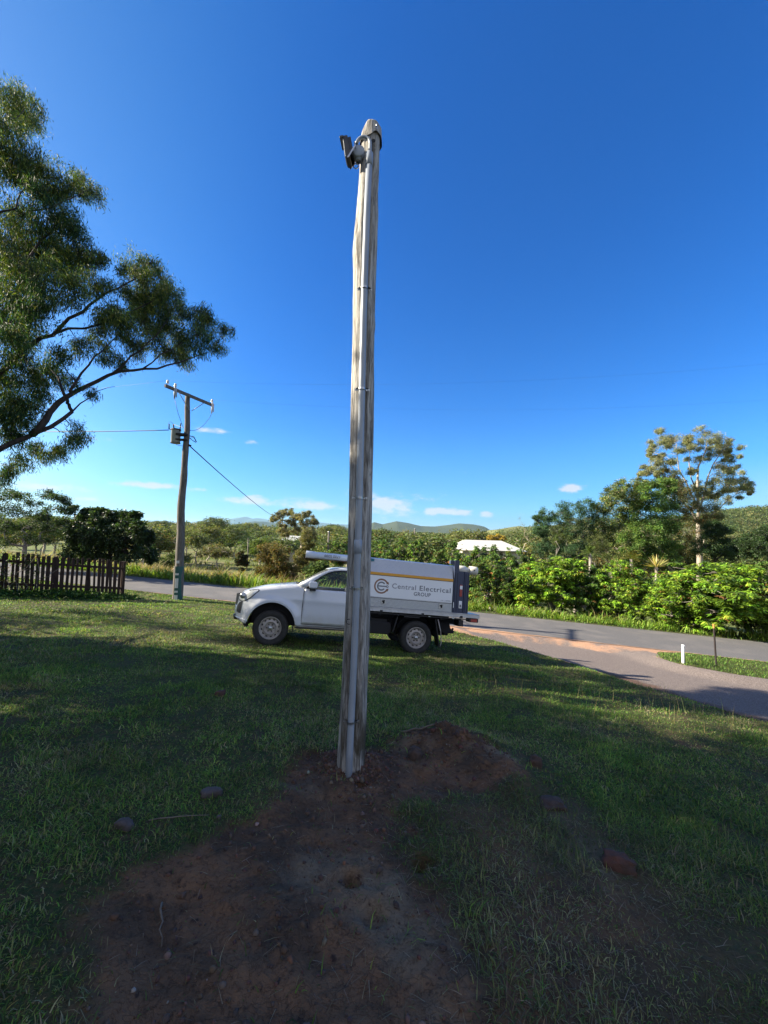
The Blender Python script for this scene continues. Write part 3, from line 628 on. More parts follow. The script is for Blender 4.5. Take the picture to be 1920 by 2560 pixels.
grove('dark_tree', 'very dark glossy tree right of the tall gum trunk', 33, 1790, [(1380, 590, 45), (1420, 610, 50), (1380, 660, 60), (1450, 670, 55), (1330, 680, 50), (1490, 710, 35), (1420, 720, 50)], [(.022, .05, .015), (.04, .08, .02)], 1500, .2, .08, .18, M_barkdark, 45, mat=M_glossleaf)
grove('dark_tree', 'dark glossy tree at the far right edge below the wooded hill', 27, 1905, [(1540, 660, 35), (1580, 640, 40), (1630, 620, 45), (1680, 620, 50), (1560, 700, 35), (1610, 690, 50), (1680, 690, 60), (1730, 640, 60)], [(.022, .045, .015), (.04, .07, .02)], 1500, .17, .07, .18, M_barkdark, 46, mat=M_glossleaf)
grove('slender_tree', 'small thin tree with a bare grey trunk below the blue-green tree', 29, 1406, [(560, 590, 22), (600, 600, 25), (580, 630, 25), (620, 640, 22), (560, 650, 20)], [(.09, .12, .035), (.07, .10, .03)], 500, .13, .05, .06, M_barkgrey, 47, dj=.3)
grove('olive_shrub', 'soft olive shrub in front of the grove beside the palms', 27, 1500, [(760, 650, 35), (800, 640, 30), (790, 690, 45), (740, 710, 40), (830, 700, 40)], [(.10, .12, .04), (.08, .10, .03)], 900, .12, .035, .06, M_barkgrey, 48, dj=.3)
grove('yellow_flowering_tree', 'golden flowering tree top just behind the white roof', 62, 1245, [(220, 632, 16), (255, 628, 18), (285, 634, 14)], [(.42, .30, .05), (.30, .24, .06)], 500, .3, .16, .16, M_barkgrey, 49, dj=.5)
grove('bare_tree', 'thin bare tree with few twigs standing by the white roof', 44, 1309, [(385, 560, 12), (370, 530, 9), (400, 590, 9)], [(.16, .13, .09)], 30, .12, .03, .07, M_barkpale, 50, dj=.3, fork=5)
# ---- bushy pale gum behind the cab of the ute, and brown shrubs
g = np.random.default_rng(51)
bl = [S(*z6(a, b), r/3.318, 33, g, .9) for a, b, r in [(1080, 150, 30), (1130, 120, 35), (1160, 90, 22), (1210, 100, 32), (1250, 130, 40), (1300, 130, 38), (1350, 110, 28), (1390, 160, 30), (1420, 180, 20), (1330, 180, 40), (1230, 180, 35), (1150, 190, 35), (1140, 240, 35), (1180, 270, 35), (1260, 250, 35), (1360, 250, 45), (1330, 300, 40), (1400, 300, 45)]]
tree('pale_gum', 'low wide gum with pale gold leaves and white limbs behind the white ute', base_at(735, 33), 1.0, bl, .16, g, per=700, L=.17, W=.05, cols=[(.20, .19, .09), (.13, .14, .06), (.28, .25, .14)], sub=10, sig=.22, bark=M_barkpale)
def bush(name, label, px, top, bot, hw, Yd, cols, seed, per=1300, L=.14, W=.05, wts=None, mat=None, rosette=0, cat='bush', droop=.3):
    g2 = np.random.default_rng(seed); bb = []
    for k in range(11):
        a = g2.random()*2-1; b = g2.random(); wdt = math.sqrt(max(.05, 1-(1-b)**2*0-(b-.62)**2*1.3)); bb.append(S(px+a*hw*wdt*.75, top+(bot-top)*(.18+.7*b), hw*.42, Yd, g2, hw/F_PX*Yd*.4))
    bb.append(S(px, top+hw*.45, hw*.45, Yd, g2, .1))
    return tree(name, label, base_at(px, Yd), .35, bb, .07, g2, cat, per=per, L=L, W=W, cols=cols, wts=wts, sub=12, sig=.22, bark=M_barkgrey, mat=mat, rosette=rosette, droop=droop)
BRN = [(.14, .12, .04), (.10, .11, .035), (.17, .11, .04)]
bush('brown_shrub', 'large russet and olive shrub beyond the road above the ute bonnet', 688, 1362, 1450, 52, 25, BRN, 61, 1800, .12, .045)
bush('brown_shrub', 'olive brown shrub right behind the pale gum beside the plastic tube', 770, 1330, 1440, 36, 27, [(.12, .12, .04), (.09, .10, .03), (.16, .13, .05)], 62, 1400, .12, .045)
bush('dark_shrub', 'small dark upright shrub on the slope left of the russet shrub', 603, 1378, 1432, 15, 30, [(.03, .05, .018), (.05, .08, .025), (.09, .06, .035)], 63, 500, .14, .06)
bush('green_bush', 'low dark green bush under the far gums beside the power pole', 415, 1392, 1428, 34, 31, [(.05, .085, .025), (.07, .10, .03)], 64, 900, .16, .06)
bush('green_bush', 'yellow green bush at the foot of the pale gum left side', 655, 1352, 1385, 26, 46, [(.11, .15, .035), (.08, .12, .03)], 65, 500, .22, .09)
bush('green_bush', 'mid green bush behind the ute cab under the plastic tube', 800, 1395, 1475, 42, 22.5, [(.11, .17, .04), (.07, .11, .03)], 66, 1300, .15, .055, mat=M_glossleaf, rosette=7)
# palms
def palm(label, px, py, Yd, h, n, L, cols, seed, stiff=.2, name='palm'):
    g2 = np.random.default_rng(seed); p0 = at(px, py, Yd); b = base_at(px, Yd); root = empty(name, b, label, 'palm'); top = p0[2]-b[2]
    MB().tube([(0, 0, -.2), (.05, 0, top*.5), (0, 0, top)], [.10, .09, .08], 8).build('trunk', M_barkgrey, root)
    Vs, Cs = [], []
    for k in range(n):
        an = g2.random()*6.283; el_ = .15+1.2*g2.random(); d = np.array([math.cos(an)*math.cos(el_), math.sin(an)*math.cos(el_), math.sin(el_)]); m = 26
        ts = np.linspace(.08, 1, m); mid = d*ts[:, None]*L+np.array([0, 0, -1])*(ts[:, None]**2)*L*(1-stiff)*.7+np.array([0, 0, top])
        for s in (-1, 1):
            sd = np.cross(d, [0, 0, 1.]); sd /= np.linalg.norm(sd)+1e-9; dirn = d*.7+sd*s*(.9-.5*stiff)+np.array([0, 0, -.35*(1-stiff)])
            v, q, c = leaves(mid, np.tile(dirn, (m, 1))+.08*g2.normal(size=(m, 3)), np.tile([0, 0, 1.], (m, 1))+.3*g2.normal(size=(m, 3)), L*.34*(1-.6*ts), .035, pal(m, g2, cols)); Vs.append(v); Cs.append(c)
    V = np.concatenate(Vs); mesh_np('crown', V, quads=np.arange(len(V)).reshape(-1, 4), mat=M_leaf, parent=root, attrs={'Col': np.concatenate(Cs)})
palm('golden cane palm with arching fronds between the mango bushes', 1578, 1398, 22.5, 3, 18, 1.1, [(.10, .14, .03), (.18, .16, .04)], 71)
palm('smaller green cane palm left of the golden one', 1475, 1385, 24, 3, 14, 1.0, [(.10, .15, .035)], 72)
palm('dark palm clump on the slope below the far gums', 618, 1345, 62, 3, 20, 2.6, [(.035, .06, .02), (.05, .08, .03)], 73)
def spiky():
    g2 = np.random.default_rng(74); p0 = at(1641, 1418, 20.5); b = base_at(1641, 20.5); root = empty('spiky_plant', b, 'spiky plant with stiff yellow striped sword leaves among the bushes', 'plant'); top = p0[2]-b[2]
    MB().tube([(0, 0, -.2), (0, 0, top)], [.09, .07], 8).build('trunk', M_barkpale, root)
    n = 60; an = g2.random(n)*6.283; e = .1+1.3*g2.random(n); d = np.stack([np.cos(an)*np.cos(e), np.sin(an)*np.cos(e), np.sin(e)], 1)
    v, q, c = leaves(np.tile([0, 0, top], (n, 1)), d, rdir(n, g2), .5+.35*g2.random(n), .06, pal(n, g2, [(.42, .36, .10), (.30, .30, .10), (.5, .42, .2)])); mesh_np('crown', v, quads=q, mat=M_leaf, parent=root, attrs={'Col': c})
spiky()
# ---- mango bushes along the far side of the road: four kinds, copied
MG = [(.17, .29, .025), (.12, .22, .025), (.25, .36, .04)]; MD = [(.08, .14, .032), (.12, .19, .042), (.055, .10, .026)]; MO = (.26, .12, .045)
protos = []
def mango(seed, cols, wts):
    g2 = np.random.default_rng(seed); bb = []
    for k in range(26):
        v = rdir(1, g2)[0]; q = .45+.42*g2.random(); bb.append((v[0]*q, v[1]*q, .98+v[2]*q*.92, .24+.1*g2.random()))
    return tree('mango_tree', 'x', (0, 0, 0), .45, bb, .085, g2, per=1050, L=.088, W=.024, cols=cols, wts=wts, sub=9, sig=.18, rosette=8, droop=.75, mat=M_glossleaf, bark=M_barkgrey)
for sd, cc, ww in ((81, MG+MD[:1]+[MO], [.36, .30, .20, .12, .02]), (82, MG+MD[:1]+[MO, (.28, .24, .05)], [.3, .3, .17, .16, .03, .04]), (83, MD+[MO, MG[0]], [.45, .27, .13, .03, .12]), (84, MD+[(.2, .19, .04), MO, MG[1]], [.4, .22, .14, .08, .04, .12])): protos.append(mango(sd, cc, ww))
ML = [  # column, top row, half width, distance, kind, label
    (835, 1352, 48, 27.5, 3, 'dull green mango tree directly behind the timber pole and ute cab'),
    (915, 1340, 42, 25.5, 2, 'dark mango tree just right of the timber pole above the ute toolbox'),
    (985, 1345, 52, 25.0, 3, 'mango tree with yellowish new leaves behind the front half of the toolbox'),
    (1060, 1338, 46, 24.5, 2, 'dark rounded mango tree behind the middle of the toolbox'),
    (1125, 1352, 42, 23.5, 3, 'mango tree behind the rear of the toolbox, left of the white roof'),
    (1185, 1354, 52, 22.5, 2, 'bronze-tipped mango tree below the left end of the white roof'),
    (1228, 1384, 46, 20.3, 3, 'mango bush with orange tips right behind the ute tail rack'),
    (1290, 1360, 50, 22.0, 2, 'mango tree whose top reaches the right end of the white roof'),
    (1375, 1376, 84, 19.8, 0, 'broad bright green mango bush right of the ute'),
    (1470, 1402, 60, 19.0, 2, 'dark hollow mango bush between two bright ones'),
    (1545, 1392, 64, 18.8, 1, 'bright mango bush with orange new leaves in the middle of the row'),
    (1610, 1432, 56, 17.8, 0, 'low bright mango bush in front of the spiky yellow plant'),
    (1745, 1390, 112, 17.3, 0, 'largest bright green mango bush, behind the dark steel stake'),
    (1690, 1450, 60, 16.6, 1, 'small light green mango bush at the left foot of the largest one'),
    (1868, 1402, 84, 16.9, 1, 'mango bush with reddish tips to the right of the largest one'),
    (1965, 1400, 90, 15.9, 3, 'dull green mango bush cut off by the right edge'),
    (1150, 1364, 40, 26, 0, 'mango tree in the second row hiding the left wall of the white-roofed building'),
    (1250, 1362, 44, 27, 3, 'mango tree in the second row hiding the front wall of the white-roofed building'),
    (2060, 1400, 90, 15.2, 0, 'mango bush outside the right edge of the view')]
g = np.random.default_rng(90); used = set()
for px, top, hw, Yd, kd, lab in ML:
    Yd += .9; x, y, z = base_at(px, Yd); zt = at(px, top, Yd)[2]; s = hw/F_PX*Yd; sz = (zt-z)/1.92
    o = protos[kd] if kd not in used else copy_tree(protos[kd]); used.add(kd)
    o.location = (x, y, z-.05); o.rotation_euler = (0, 0, g.random()*6.28); o.scale = (s*1.36, s*1.36, sz)
    tag(o, lab, 'mango tree', 'mango trees along the far side of the road')
# ---- far trees: small prototypes copied
def proto_far(name, seed, cols, per, L, gum=True, wts=None, nb=9, bark=None):
    g2 = np.random.default_rng(seed); bb = []
    for k in range(nb):
        an = k*2.4; q = math.sqrt((k+.3)/nb)*(.26 if gum else .34); bb.append((math.cos(an)*q, math.sin(an)*q, (.55+.32*g2.random()) if gum else (.35+.42*(1-q*1.6)*g2.random()+.12), .12+.05*g2.random()))
    return tree(name, 'x', (0, 0, 0), .4 if gum else .2, bb, .022, g2, per=per, L=L, W=L*.4, cols=cols, wts=wts, sub=8, sig=.3, bark=bark or M_barkpale, flat=.8)
FC = [[(.09, .12, .04), (.12, .145, .05), (.065, .095, .035)], [(.13, .155, .05), (.16, .16, .06), (.09, .115, .04)], [(.06, .10, .032), (.08, .12, .038)], [(.15, .15, .05), (.17, .13, .045), (.11, .135, .04)]]
FP = [proto_far('eucalypt_tree', 101, FC[0], 330, .045, nb=11), proto_far('eucalypt_tree', 102, FC[1], 330, .045, nb=11), proto_far('bushy_tree', 103, FC[2], 420, .045, False, nb=11), proto_far('bushy_tree', 104, FC[3], 380, .045, False), proto_far('eucalypt_tree', 105, FC[0], 300, .05, nb=7)]
LBL = ['grey-green gum tree in the far wooded plain', 'light olive gum tree in the far wooded plain', 'dark bushy tree in the far wooded plain', 'brownish bushy tree in the far wooded plain', 'thin open gum tree in the far wooded plain']
fused = set(); nfar = 0
def far_tree(k, x, y, h, lab=None, grp='trees across the far wooded plain', wd=1.):
    global nfar
    o = FP[k] if k not in fused else copy_tree(FP[k]); fused.add(k); nfar += 1
    o.location = (x, y, gz1(x, y)-.1); o.rotation_euler = (0, 0, g.random()*6.28); s = h*wd; o.scale = (s, s, h)
    tag(o, lab or LBL[k], 'tree', grp); return o
def fpx(k, px, top, Yd, lab, wd=1.):
    x = ray(px, 1350)[0]*Yd; far_tree(k, x, Yd, at(px, top, Yd)[2]-gz1(x, Yd)+.1, lab, wd=wd)
g = np.random.default_rng(110)
for a in [(0, 400, 1313, 58, 'gum tree with pale trunk just left of the power pole'), (2, 383, 1322, 60, 'bushy gum at the left end of the far gums beside the dark round tree'), (4, 425, 1325, 64, 'second gum left of the power pole standing behind its neighbour'), (1, 468, 1322, 70, 'gum immediately right of the power pole'), (0, 492, 1330, 62, 'low grey-green gum right of the power pole'),
          (1, 523, 1311, 75, 'gum with a forked white trunk at the edge of the clearing'), (2, 555, 1316, 95, 'shady gum at the back of the clearing'), (2, 572, 1312, 97, 'tallest shady gum at the back of the clearing'), (0, 588, 1314, 92, 'rounded gum at the right end of the clearing'), (3, 545, 1352, 60, 'small brown sapling in the clearing'), (4, 460, 1375, 45, 'thin leaning sapling behind the power pole'),
          (2, 652, 1325, 70, 'dark bushy tree behind the pale gum, left side'), (2, 800, 1322, 60, 'bushy tree just left of the timber pole'), (3, 820, 1325, 66, 'olive tree behind the small far pole'), (0, 940, 1318, 80, 'gum standing right of the timber pole in the distance'), (2, 922, 1308, 55, 'narrow dark tree touching the right side of the timber pole'), (3, 1090, 1325, 85, 'olive tree in the distance above the toolbox'), (1, 1180, 1322, 80, 'light gum tree behind the white roof, left end'), (0, 1345, 1322, 75, 'gum tree behind the thin bare tree'), (1, 1375, 1335, 60, 'light gum left of the blue-green tree')]:
    fpx(a[0], a[1], a[2], a[3], a[4], 1.15 if a[0] in (0, 1, 4) else 1.5)
def clear(x, y):       # paddock that stays open
    return (-.57 < x/y < -.30 and y < 110) or (x/y > .2 and y < 60)
cnt = 0
while cnt < 235:
    u_ = g.random(); Yd = 42+560*u_**1.45; x = (g.random()*2.1-1.1)*Yd
    if clear(x, Yd) or (x > 260 and 330 < Yd < 560) : continue
    k = int(g.choice(5, p=[.27, .25, .2, .14, .14])); zt = 8+5*g.random()+min(4, Yd/200)
    lim = EYE+Yd*(-.012+.012*g.random())-gz1(x, Yd); zt = min(zt, max(5.5, lim)) if Yd < 160 else zt
    far_tree(k, x, Yd, zt, wd=1.25+.35*g.random()); cnt += 1
for i in range(60):
    x = 190+430*g.random(); Yd = 250+230*g.random()
    far_tree(int(g.choice([0, 1, 4, 2])), x, Yd, 9+5*g.random(), 'gum tree on the wooded hill beyond the right-hand bushes', 'trees on the wooded hill', 1.3)
# the far-off woods, one mass
VV_, CC_ = [], []
for n, ya, yb, m, fs, hl_ in ((6500, 250, 900, 70, .105, .0), (9000, 900, 9000, 12, .36, .0), (6500, 260, 680, 60, .115, 1.)):
    Yd = ya*np.exp(g.random(n)*math.log(yb/ya)); x = (g.random(n)*2.6-1.25)*Yd if not hl_ else 300+460*g.random(n)
    if hl_: Yd = ya+(yb-ya)*g.random(n)
    z = gz(x, Yd, False); h = 7+7*g.random(n)
    cen = np.repeat(np.stack([x, Yd, z+h*.62], 1), m, 0)+rdir(n*m, g)*np.repeat((h*.42), m)[:, None]*g.random((n*m, 1))**.4*np.array([1.15, 1.15, .75])
    colw = np.repeat(pal(n, g, FC[0]+FC[1]+[FC[2][0]], None, .18), m, 0)*(1+.15*g.normal(size=(n*m, 1)))
    v, q, c = leaves(cen, rdir(n*m, g)*np.array([1, 1, .5]), rdir(n*m, g)+np.array([0, 0, 1.]), np.repeat(h*fs, m), np.repeat(h*fs*.7, m), np.clip(colw, .01, .5)); VV_.append(v); CC_.append(c)
v = np.concatenate(VV_); c = np.concatenate(CC_); q = np.arange(len(v)).reshape(-1, 4)
tag(mesh_np('woods', v, quads=q, mat=M_leaf, attrs={'Col': c}), 'mass of far-off gum woodland covering the plain and hill', 'woodland', kind='stuff')

# ---------------------------------------------------------------- grass
def blades(P, h, wd, lean, col, g, curl=.5):
    """P: (n,3) roots; bent blades of two segments"""
    n = len(P); an = g.random(n)*6.283; d = np.stack([np.cos(an), np.sin(an), np.zeros(n)], 1); s_an = an+1.57+.4*g.normal(size=n); sd = np.stack([np.cos(s_an), np.sin(s_an), np.zeros(n)], 1)
    h = np.broadcast_to(h, (n,))[:, None]; wd = np.broadcast_to(wd, (n,))[:, None]*.5; lean = np.broadcast_to(lean, (n,))[:, None]
    up = np.array([0, 0, 1.]); a1 = lean; m = P+h*.55*(up*np.cos(a1)+d*np.sin(a1)); a2 = np.minimum(lean+np.broadcast_to(curl, (n,))[:, None], 1.9); tp = m+h*.5*(up*np.cos(a2)+d*np.sin(a2))
    V = np.stack([P-sd*wd, P+sd*wd, m+sd*wd*.75, m-sd*wd*.75, tp], 1).reshape(-1, 3); b = np.arange(n)[:, None]*5
    return V, b+np.array([0, 1, 2, 3]), b+np.array([3, 2, 4]), np.repeat(col, 5, 0)
def grass_obj(name, parts, label, cat, mat):
    Vs, Q, T, Cc, o = [], [], [], [], 0
    for V, q, t_, c in parts: Vs.append(V); Q.append(q+o); T.append(t_+o); Cc.append(c); o += len(V)
    return tag(mesh_np(name, np.concatenate(Vs), np.concatenate(Q), np.concatenate(T), mat, attrs={'Col': np.concatenate(Cc)}), label, cat, kind='stuff')
g = np.random.default_rng(200)
def lawn_ok(x, y):
    return (road_s(x, y) < .0) & (drive_mask(x, y) <= .02+.08*g.random(x.shape)) & (x > -1.3*y-3.2) & (x < 1.2*y+3.2)
GC = [(.058, .13, .024), (.095, .19, .032), (.15, .24, .040), (.23, .26, .065), (.17, .15, .075)]
def lawn_patch(n, x0, x1, y0, y1, h0, h1, w0, keep=None):
    x = x0+(x1-x0)*g.random(n); y = y0+(y1-y0)*g.random(n); ok = lawn_ok(x, y)
    if keep is not None: ok &= keep(x, y)
    x, y = x[ok], y[ok]; dm = dirt_mask(x, y)
    bare = sstep(fbm(x*2.2, y*2.2, 61, 4), .08, .2)*.85; thin = sstep(fbm(x*1.1, y*1.1, 66, 3), .02, .2)*sstep(x, .2, .6)*sstep(3.2-y, 0, .5)*.72
    thin = np.maximum(thin, .86*np.exp(-((x-.78)/.5)**2-((y-1.95)/.9)**2)*(.4+.6*g.random(len(x))))
    u_ = g.random(len(x)); ok = (u_ > np.maximum(np.minimum(dm*1.05, .985), np.maximum(bare, thin))); x, y = x[ok], y[ok]
    # gather into tussocks
    x = x+.025*g.normal(size=len(x)); y = y+.025*g.normal(size=len(x)); n = len(x)
    tall = np.clip(1+1.9*fbm(x*1.7, y*1.7, 71, 4), .45, 1.9); dead = sstep(fbm(x*1.3, y*1.3, 77, 4)+.25*g.normal(size=n), .02, .42)
    dead = np.maximum(dead, .75*np.exp(-((x-1.0)/.7)**2-((y-1.9)/.9)**2)*(g.random(n) < .8))
    c = pal(n, g, GC[:4], [.3, .34, .26, .1], .2)*(1-dead[:, None])+pal(n, g, [(.22, .18, .11), (.17, .14, .08), (.30, .26, .16)], None, .2)*dead[:, None]
    c *= np.clip(1+.9*fbm(x*.5, y*.5, 81, 3)+1.1*fbm(x*4, y*4, 82, 3), .35, 1.9)[:, None]
    h = (h0+(h1-h0)*g.random(n)**1.8)*tall*.78
    P = np.stack([x, y, gz(x, y)-.006], 1)
    return blades(P, h, w0*(.6+.8*g.random(n)), .25+1.0*g.random(n), c, g, .2+1.0*g.random(n))
pp = [lawn_patch(330000, -5.2, 5.6, .45, 3.0, .025, .085, .0042), lawn_patch(280000, -7.8, 7.8, 3.0, 5.6, .03, .085, .0062), lawn_patch(230000, -12.5, 8, 5.6, 9.5, .035, .085, .010),
      lawn_patch(190000, -17, 8, 9.5, 17.5, .04, .10, .018)]
# strips between road, stakes and driveway, and the verge right of the driveway
def strip(n, x0, x1, y0, y1, cond, h0, h1, w0, cols):
    x = x0+(x1-x0)*g.random(n); y = y0+(y1-y0)*g.random(n); ok = cond(x, y); x, y = x[ok], y[ok]; n = len(x)
    P = np.stack([x, y, gz(x, y, False)-.01], 1); c = pal(n, g, cols, None, .2)*(1+.8*fbm(x*.6, y*.6, 83, 3))[:, None]
    return blades(P, (h0+(h1-h0)*g.random(n)**1.5)*np.clip(1+1.6*fbm(x*.8, y*.8, 85, 3), .4, 1.8), w0*(.6+.8*g.random(n)), .15+.7*g.random(n), c, g, .3+.8*g.random(n))
def right_of_drive(x, y):
    return (road_s(x, y) < -.02) & (drive_mask(x, y) <= .0) & (x > 7.6) & (y > 3)
VERGE_GREENS = [(.09, .17, .03), (.12, .20, .035), (.15, .20, .05), (.07, .14, .025)]  # greens of the driveway strip and the road verge
pp.append(strip(60000, 7.6, 18, 4, 12.6, right_of_drive, .04, .11, .014, VERGE_GREENS))
grass_obj('grass', pp, 'short messy couch grass of the lawn', 'grass', M_grass)
print('blades', sum(len(p_[1]) for p_ in pp))
# low mown verge, then tall lush grass beyond the road
vp = [strip(60000, -34, 26, 10, 28, lambda x, y: (road_s(x, y) > ROADW-.05) & (road_s(x, y) < ROADW+.9) & (x < y*1.2), .05, .16, .03, VERGE_GREENS)]
grass_obj('verge_grass', vp, 'short bright grass edging the far side of the road', 'grass', M_grass)
YG = [(.15, .25, .03), (.20, .30, .04), (.11, .20, .03), (.24, .30, .06)]
tp = [strip(60000, -30, 3, 12, 30, lambda x, y: (road_s(x, y) > ROADW+.7) & (road_s(x, y) < ROADW+2.5) & (x < y*1.2) & (fbm(x*.7, y*.7, 87, 3) > -.16), .38, .85, .045, YG),
      strip(60000, 1, 24, 8, 22, lambda x, y: (road_s(x, y) > ROADW+.55) & (road_s(x, y) < ROADW+1.7) & (x < y*1.25) & (fbm(x*.8, y*.8, 88, 3) > -.2), .28, .72, .035, YG)]
grass_obj('tall_grass', tp, 'tall lush yellow-green grass beyond the road', 'grass', M_grass)
DRY = [(.27, .22, .09), (.21, .18, .07), (.32, .25, .12), (.17, .18, .06), (.25, .17, .09)]
dp = [strip(90000, -34, 2, 17, 42, lambda x, y: (road_s(x, y) > ROADW+2.3) & (road_s(x, y) < 20) & (x < y*.06), .5, 1.05, .035, DRY),
      strip(9000, 3, 20, 10, 20, lambda x, y: (road_s(x, y) > ROADW+1.4) & (road_s(x, y) < ROADW+2.0) & (x < y*1.2) & (fbm(x*.9, y*.9, 91, 3) > .0), .5, .85, .018, DRY)]
grass_obj('dry_grass', dp, 'tall brown seeding grass on the slope beyond the road', 'grass', M_grass)
dq = [strip(60000, -110, 12, 40, 190, lambda x, y: (x/y > -.85) & (x/y < .1) & (fbm(x*.12, y*.12, 93, 4) > .02), .5, 1.3, .12, [(.14, .17, .05), (.19, .17, .07), (.10, .13, .04), (.08, .11, .035)])]
grass_obj('rough_pasture', dq, 'patchy rough pasture and low scrub on the far paddock', 'grass', M_grass)
# broad-leaved weeds along the foot of the fence and seed stalks in the lawn
n = 9000; tt_ = g.random(n); x = -13.2+4.2*tt_+.5*g.normal(size=n)*.5; y = 10.3+3.8*tt_+.35*g.normal(size=n)-.35
cen = np.stack([x, y, gz(x, y)+.02+.12*g.random(n)**1.5*np.clip(1+2*fbm(x*2, y*2, 95, 3), .3, 2)], 1)
v, q, c = leaves(cen, rdir(n, g)*np.array([1, 1, .5])+np.array([0, 0, .3]), rdir(n, g)+np.array([0, 0, 1.]), .08+.08*g.random(n), .03+.03*g.random(n), pal(n, g, [(.05, .11, .025), (.08, .15, .03), (.035, .075, .02)]), .2)
tag(mesh_np('weeds', v, quads=q, mat=M_leaf, attrs={'Col': c}), 'broad-leaved weeds along the foot of the picket fence', 'weeds', kind='stuff')
n = 260; x = np.r_[4.5*g.random(n)+.5, ]; y = 4.6+3.0*g.random(n); ok = lawn_ok(x, y); x, y = x[ok], y[ok]
sv_ = blades(np.stack([x, y, gz(x, y)], 1), .16+.14*g.random(len(x)), .004, .05+.2*g.random(len(x)), pal(len(x), g, [(.30, .26, .12), (.2, .22, .08)]), g, .15)
grass_obj('seed_stalks', [sv_], 'thin dry seed stalks standing up out of the lawn', 'grass', M_grass)
# loose crumbs of soil, small stones and dead roots on the dug earth
n = 13000; x = -1.3+2.8*g.random(n); y = .8+3.6*g.random(n); x[:2600] = -.2+.17*g.normal(size=2600); y[:2600] = 3.25+.14*g.normal(size=2600); dm = dirt_mask(x, y); mnd = np.exp(-((x-.68)/.5)**2-((y-3.75)/.32)**2)
ok = (dm > .6) & (g.random(n) < .30+.7*np.maximum(mnd, sstep(fbm(x*2, y*2, 97, 3), .0, .2))); x, y = x[ok], y[ok]; n = len(x)
ph = 1.618; oct_ = np.array([(-1, ph, 0), (1, ph, 0), (-1, -ph, 0), (1, -ph, 0), (0, -1, ph), (0, 1, ph), (0, -1, -ph), (0, 1, -ph), (ph, 0, -1), (ph, 0, 1), (-ph, 0, -1), (-ph, 0, 1)])/1.9
ft = np.array([(0, 11, 5), (0, 5, 1), (0, 1, 7), (0, 7, 10), (0, 10, 11), (1, 5, 9), (5, 11, 4), (11, 10, 2), (10, 7, 6), (7, 1, 8), (3, 9, 4), (3, 4, 2), (3, 2, 6), (3, 6, 8), (3, 8, 9), (4, 9, 5), (2, 4, 11), (6, 2, 10), (8, 6, 7), (9, 8, 1)])
mq = np.maximum(np.exp(-((x-.68)/.5)**2-((y-3.75)/.32)**2), .8*np.exp(-((x+.2)/.25)**2-((y-3.25)/.2)**2)); sz = (.003+.013*g.random(n)**5)*(1+1.3*mq*g.random(n))
V = oct_[None]*(sz[:, None]*(.65+.7*g.random((n, 12))))[:, :, None]*(.7+.6*g.random((n, 1, 3)))+np.stack([x, y, gz(x, y)+sz*.2], 1)[:, None]
cc = pal(n, g, [(.10, .05, .033), (.065, .04, .03), (.13, .09, .065), (.22, .19, .16)], [.45, .42, .12, .01], .2)
M_clod, t = new_mat('soil_crumb'); pz = t.n('ShaderNodeBsdfPrincipled', Roughness=.95, Base_Color=t.n('ShaderNodeAttribute', {'attribute_name': 'Col'}).outputs['Color']); t.n('ShaderNodeOutputMaterial', Surface=pz)
tag(mesh_np('soil_crumbs', V.reshape(-1, 3), tris=(ft[None]+np.arange(n)[:, None, None]*12).reshape(-1, 3), mat=M_clod, attrs={'Col': np.repeat(cc, 12, 0)}), 'loose crumbs and pebbles scattered over the bare earth', 'soil', kind='stuff')
x = -1.3+2.8*g.random(1200); y = .8+3.4*g.random(1200); ok = dirt_mask(x, y) > .5; x, y = x[ok], y[ok]
x2 = .85+.6*g.normal(size=4200); y2 = 1.95+.75*g.normal(size=4200); ok = lawn_ok(x2, y2) & (y2 > .7); x = np.r_[x, x2[ok]]; y = np.r_[y, y2[ok]]
rb = blades(np.stack([x, y, gz(x, y)+.008], 1), .03+.05*g.random(len(x)), .0025, 1.25+.3*g.random(len(x)), pal(len(x), g, [(.15, .115, .075), (.10, .08, .055), (.22, .185, .135)]), g, .2)
grass_obj('dead_roots', [rb], 'dead roots and straw lying on the bare earth', 'straw', M_grass)

# ---------------------------------------------------------------- the new timber pole with conduit and flood light
M_pvc = simple('grey_pvc', (.30, .335, .38), .36, c2=(.26, .295, .34), nscale=3, spec=.5); M_galv = simple('galvanised_steel', (.48, .49, .50), .35, .9, c2=(.36, .37, .38), nscale=20)
M_black = simple('black_powder_coat', (.012, .013, .016), .4); M_ledface = simple('flood_light_glass', (.72, .74, .74), .15); M_dark = simple('matt_black', (.008, .008, .009), .8)
PX, PY = -.208, 3.21; pz0 = gz1(PX, PY); PH = 1.6+1.13*3.21-pz0-.115; b0 = (PX, PY, zc(PX, PY)); pole = empty('light_pole', b0, 'tall weathered timber pole with grey conduit and flood light standing in freshly dug earth', 'pole')
def PT(px, py, dy=0): p = at(px, py, PY+dy); return (p[0]-b0[0], p[1]-b0[1], p[2]-b0[2])
n_, m_ = 420, 96; zz = np.linspace(-.35, PH+.02, n_); th = np.linspace(0, 2*np.pi, m_, endpoint=False)
TH, ZZ = np.meshgrid(th, zz); tt_ = np.clip(ZZ/PH, 0, 1)
edgeL = [(0, .01), (.12, .0), (.3, -.004), (.55, .0), (.72, .006), (.80, .012), (.84, .012), (.90, 0), (1, -.006)]
rr = .109-.022*tt_**.8
rr = rr+np.interp(tt_, [a for a, b in edgeL], [b for a, b in edgeL])*np.clip(-np.cos(TH), 0, 1)*.7
rr = rr+.007*np.exp(-((ZZ-PH*.86)/.12)**2)*np.clip(np.cos(TH), 0, 1)+.006*np.exp(-((ZZ-PH*.68)/.05)**2)*np.clip(np.cos(TH), 0, 1)
cx_, cy_ = np.cos(TH), np.sin(TH)
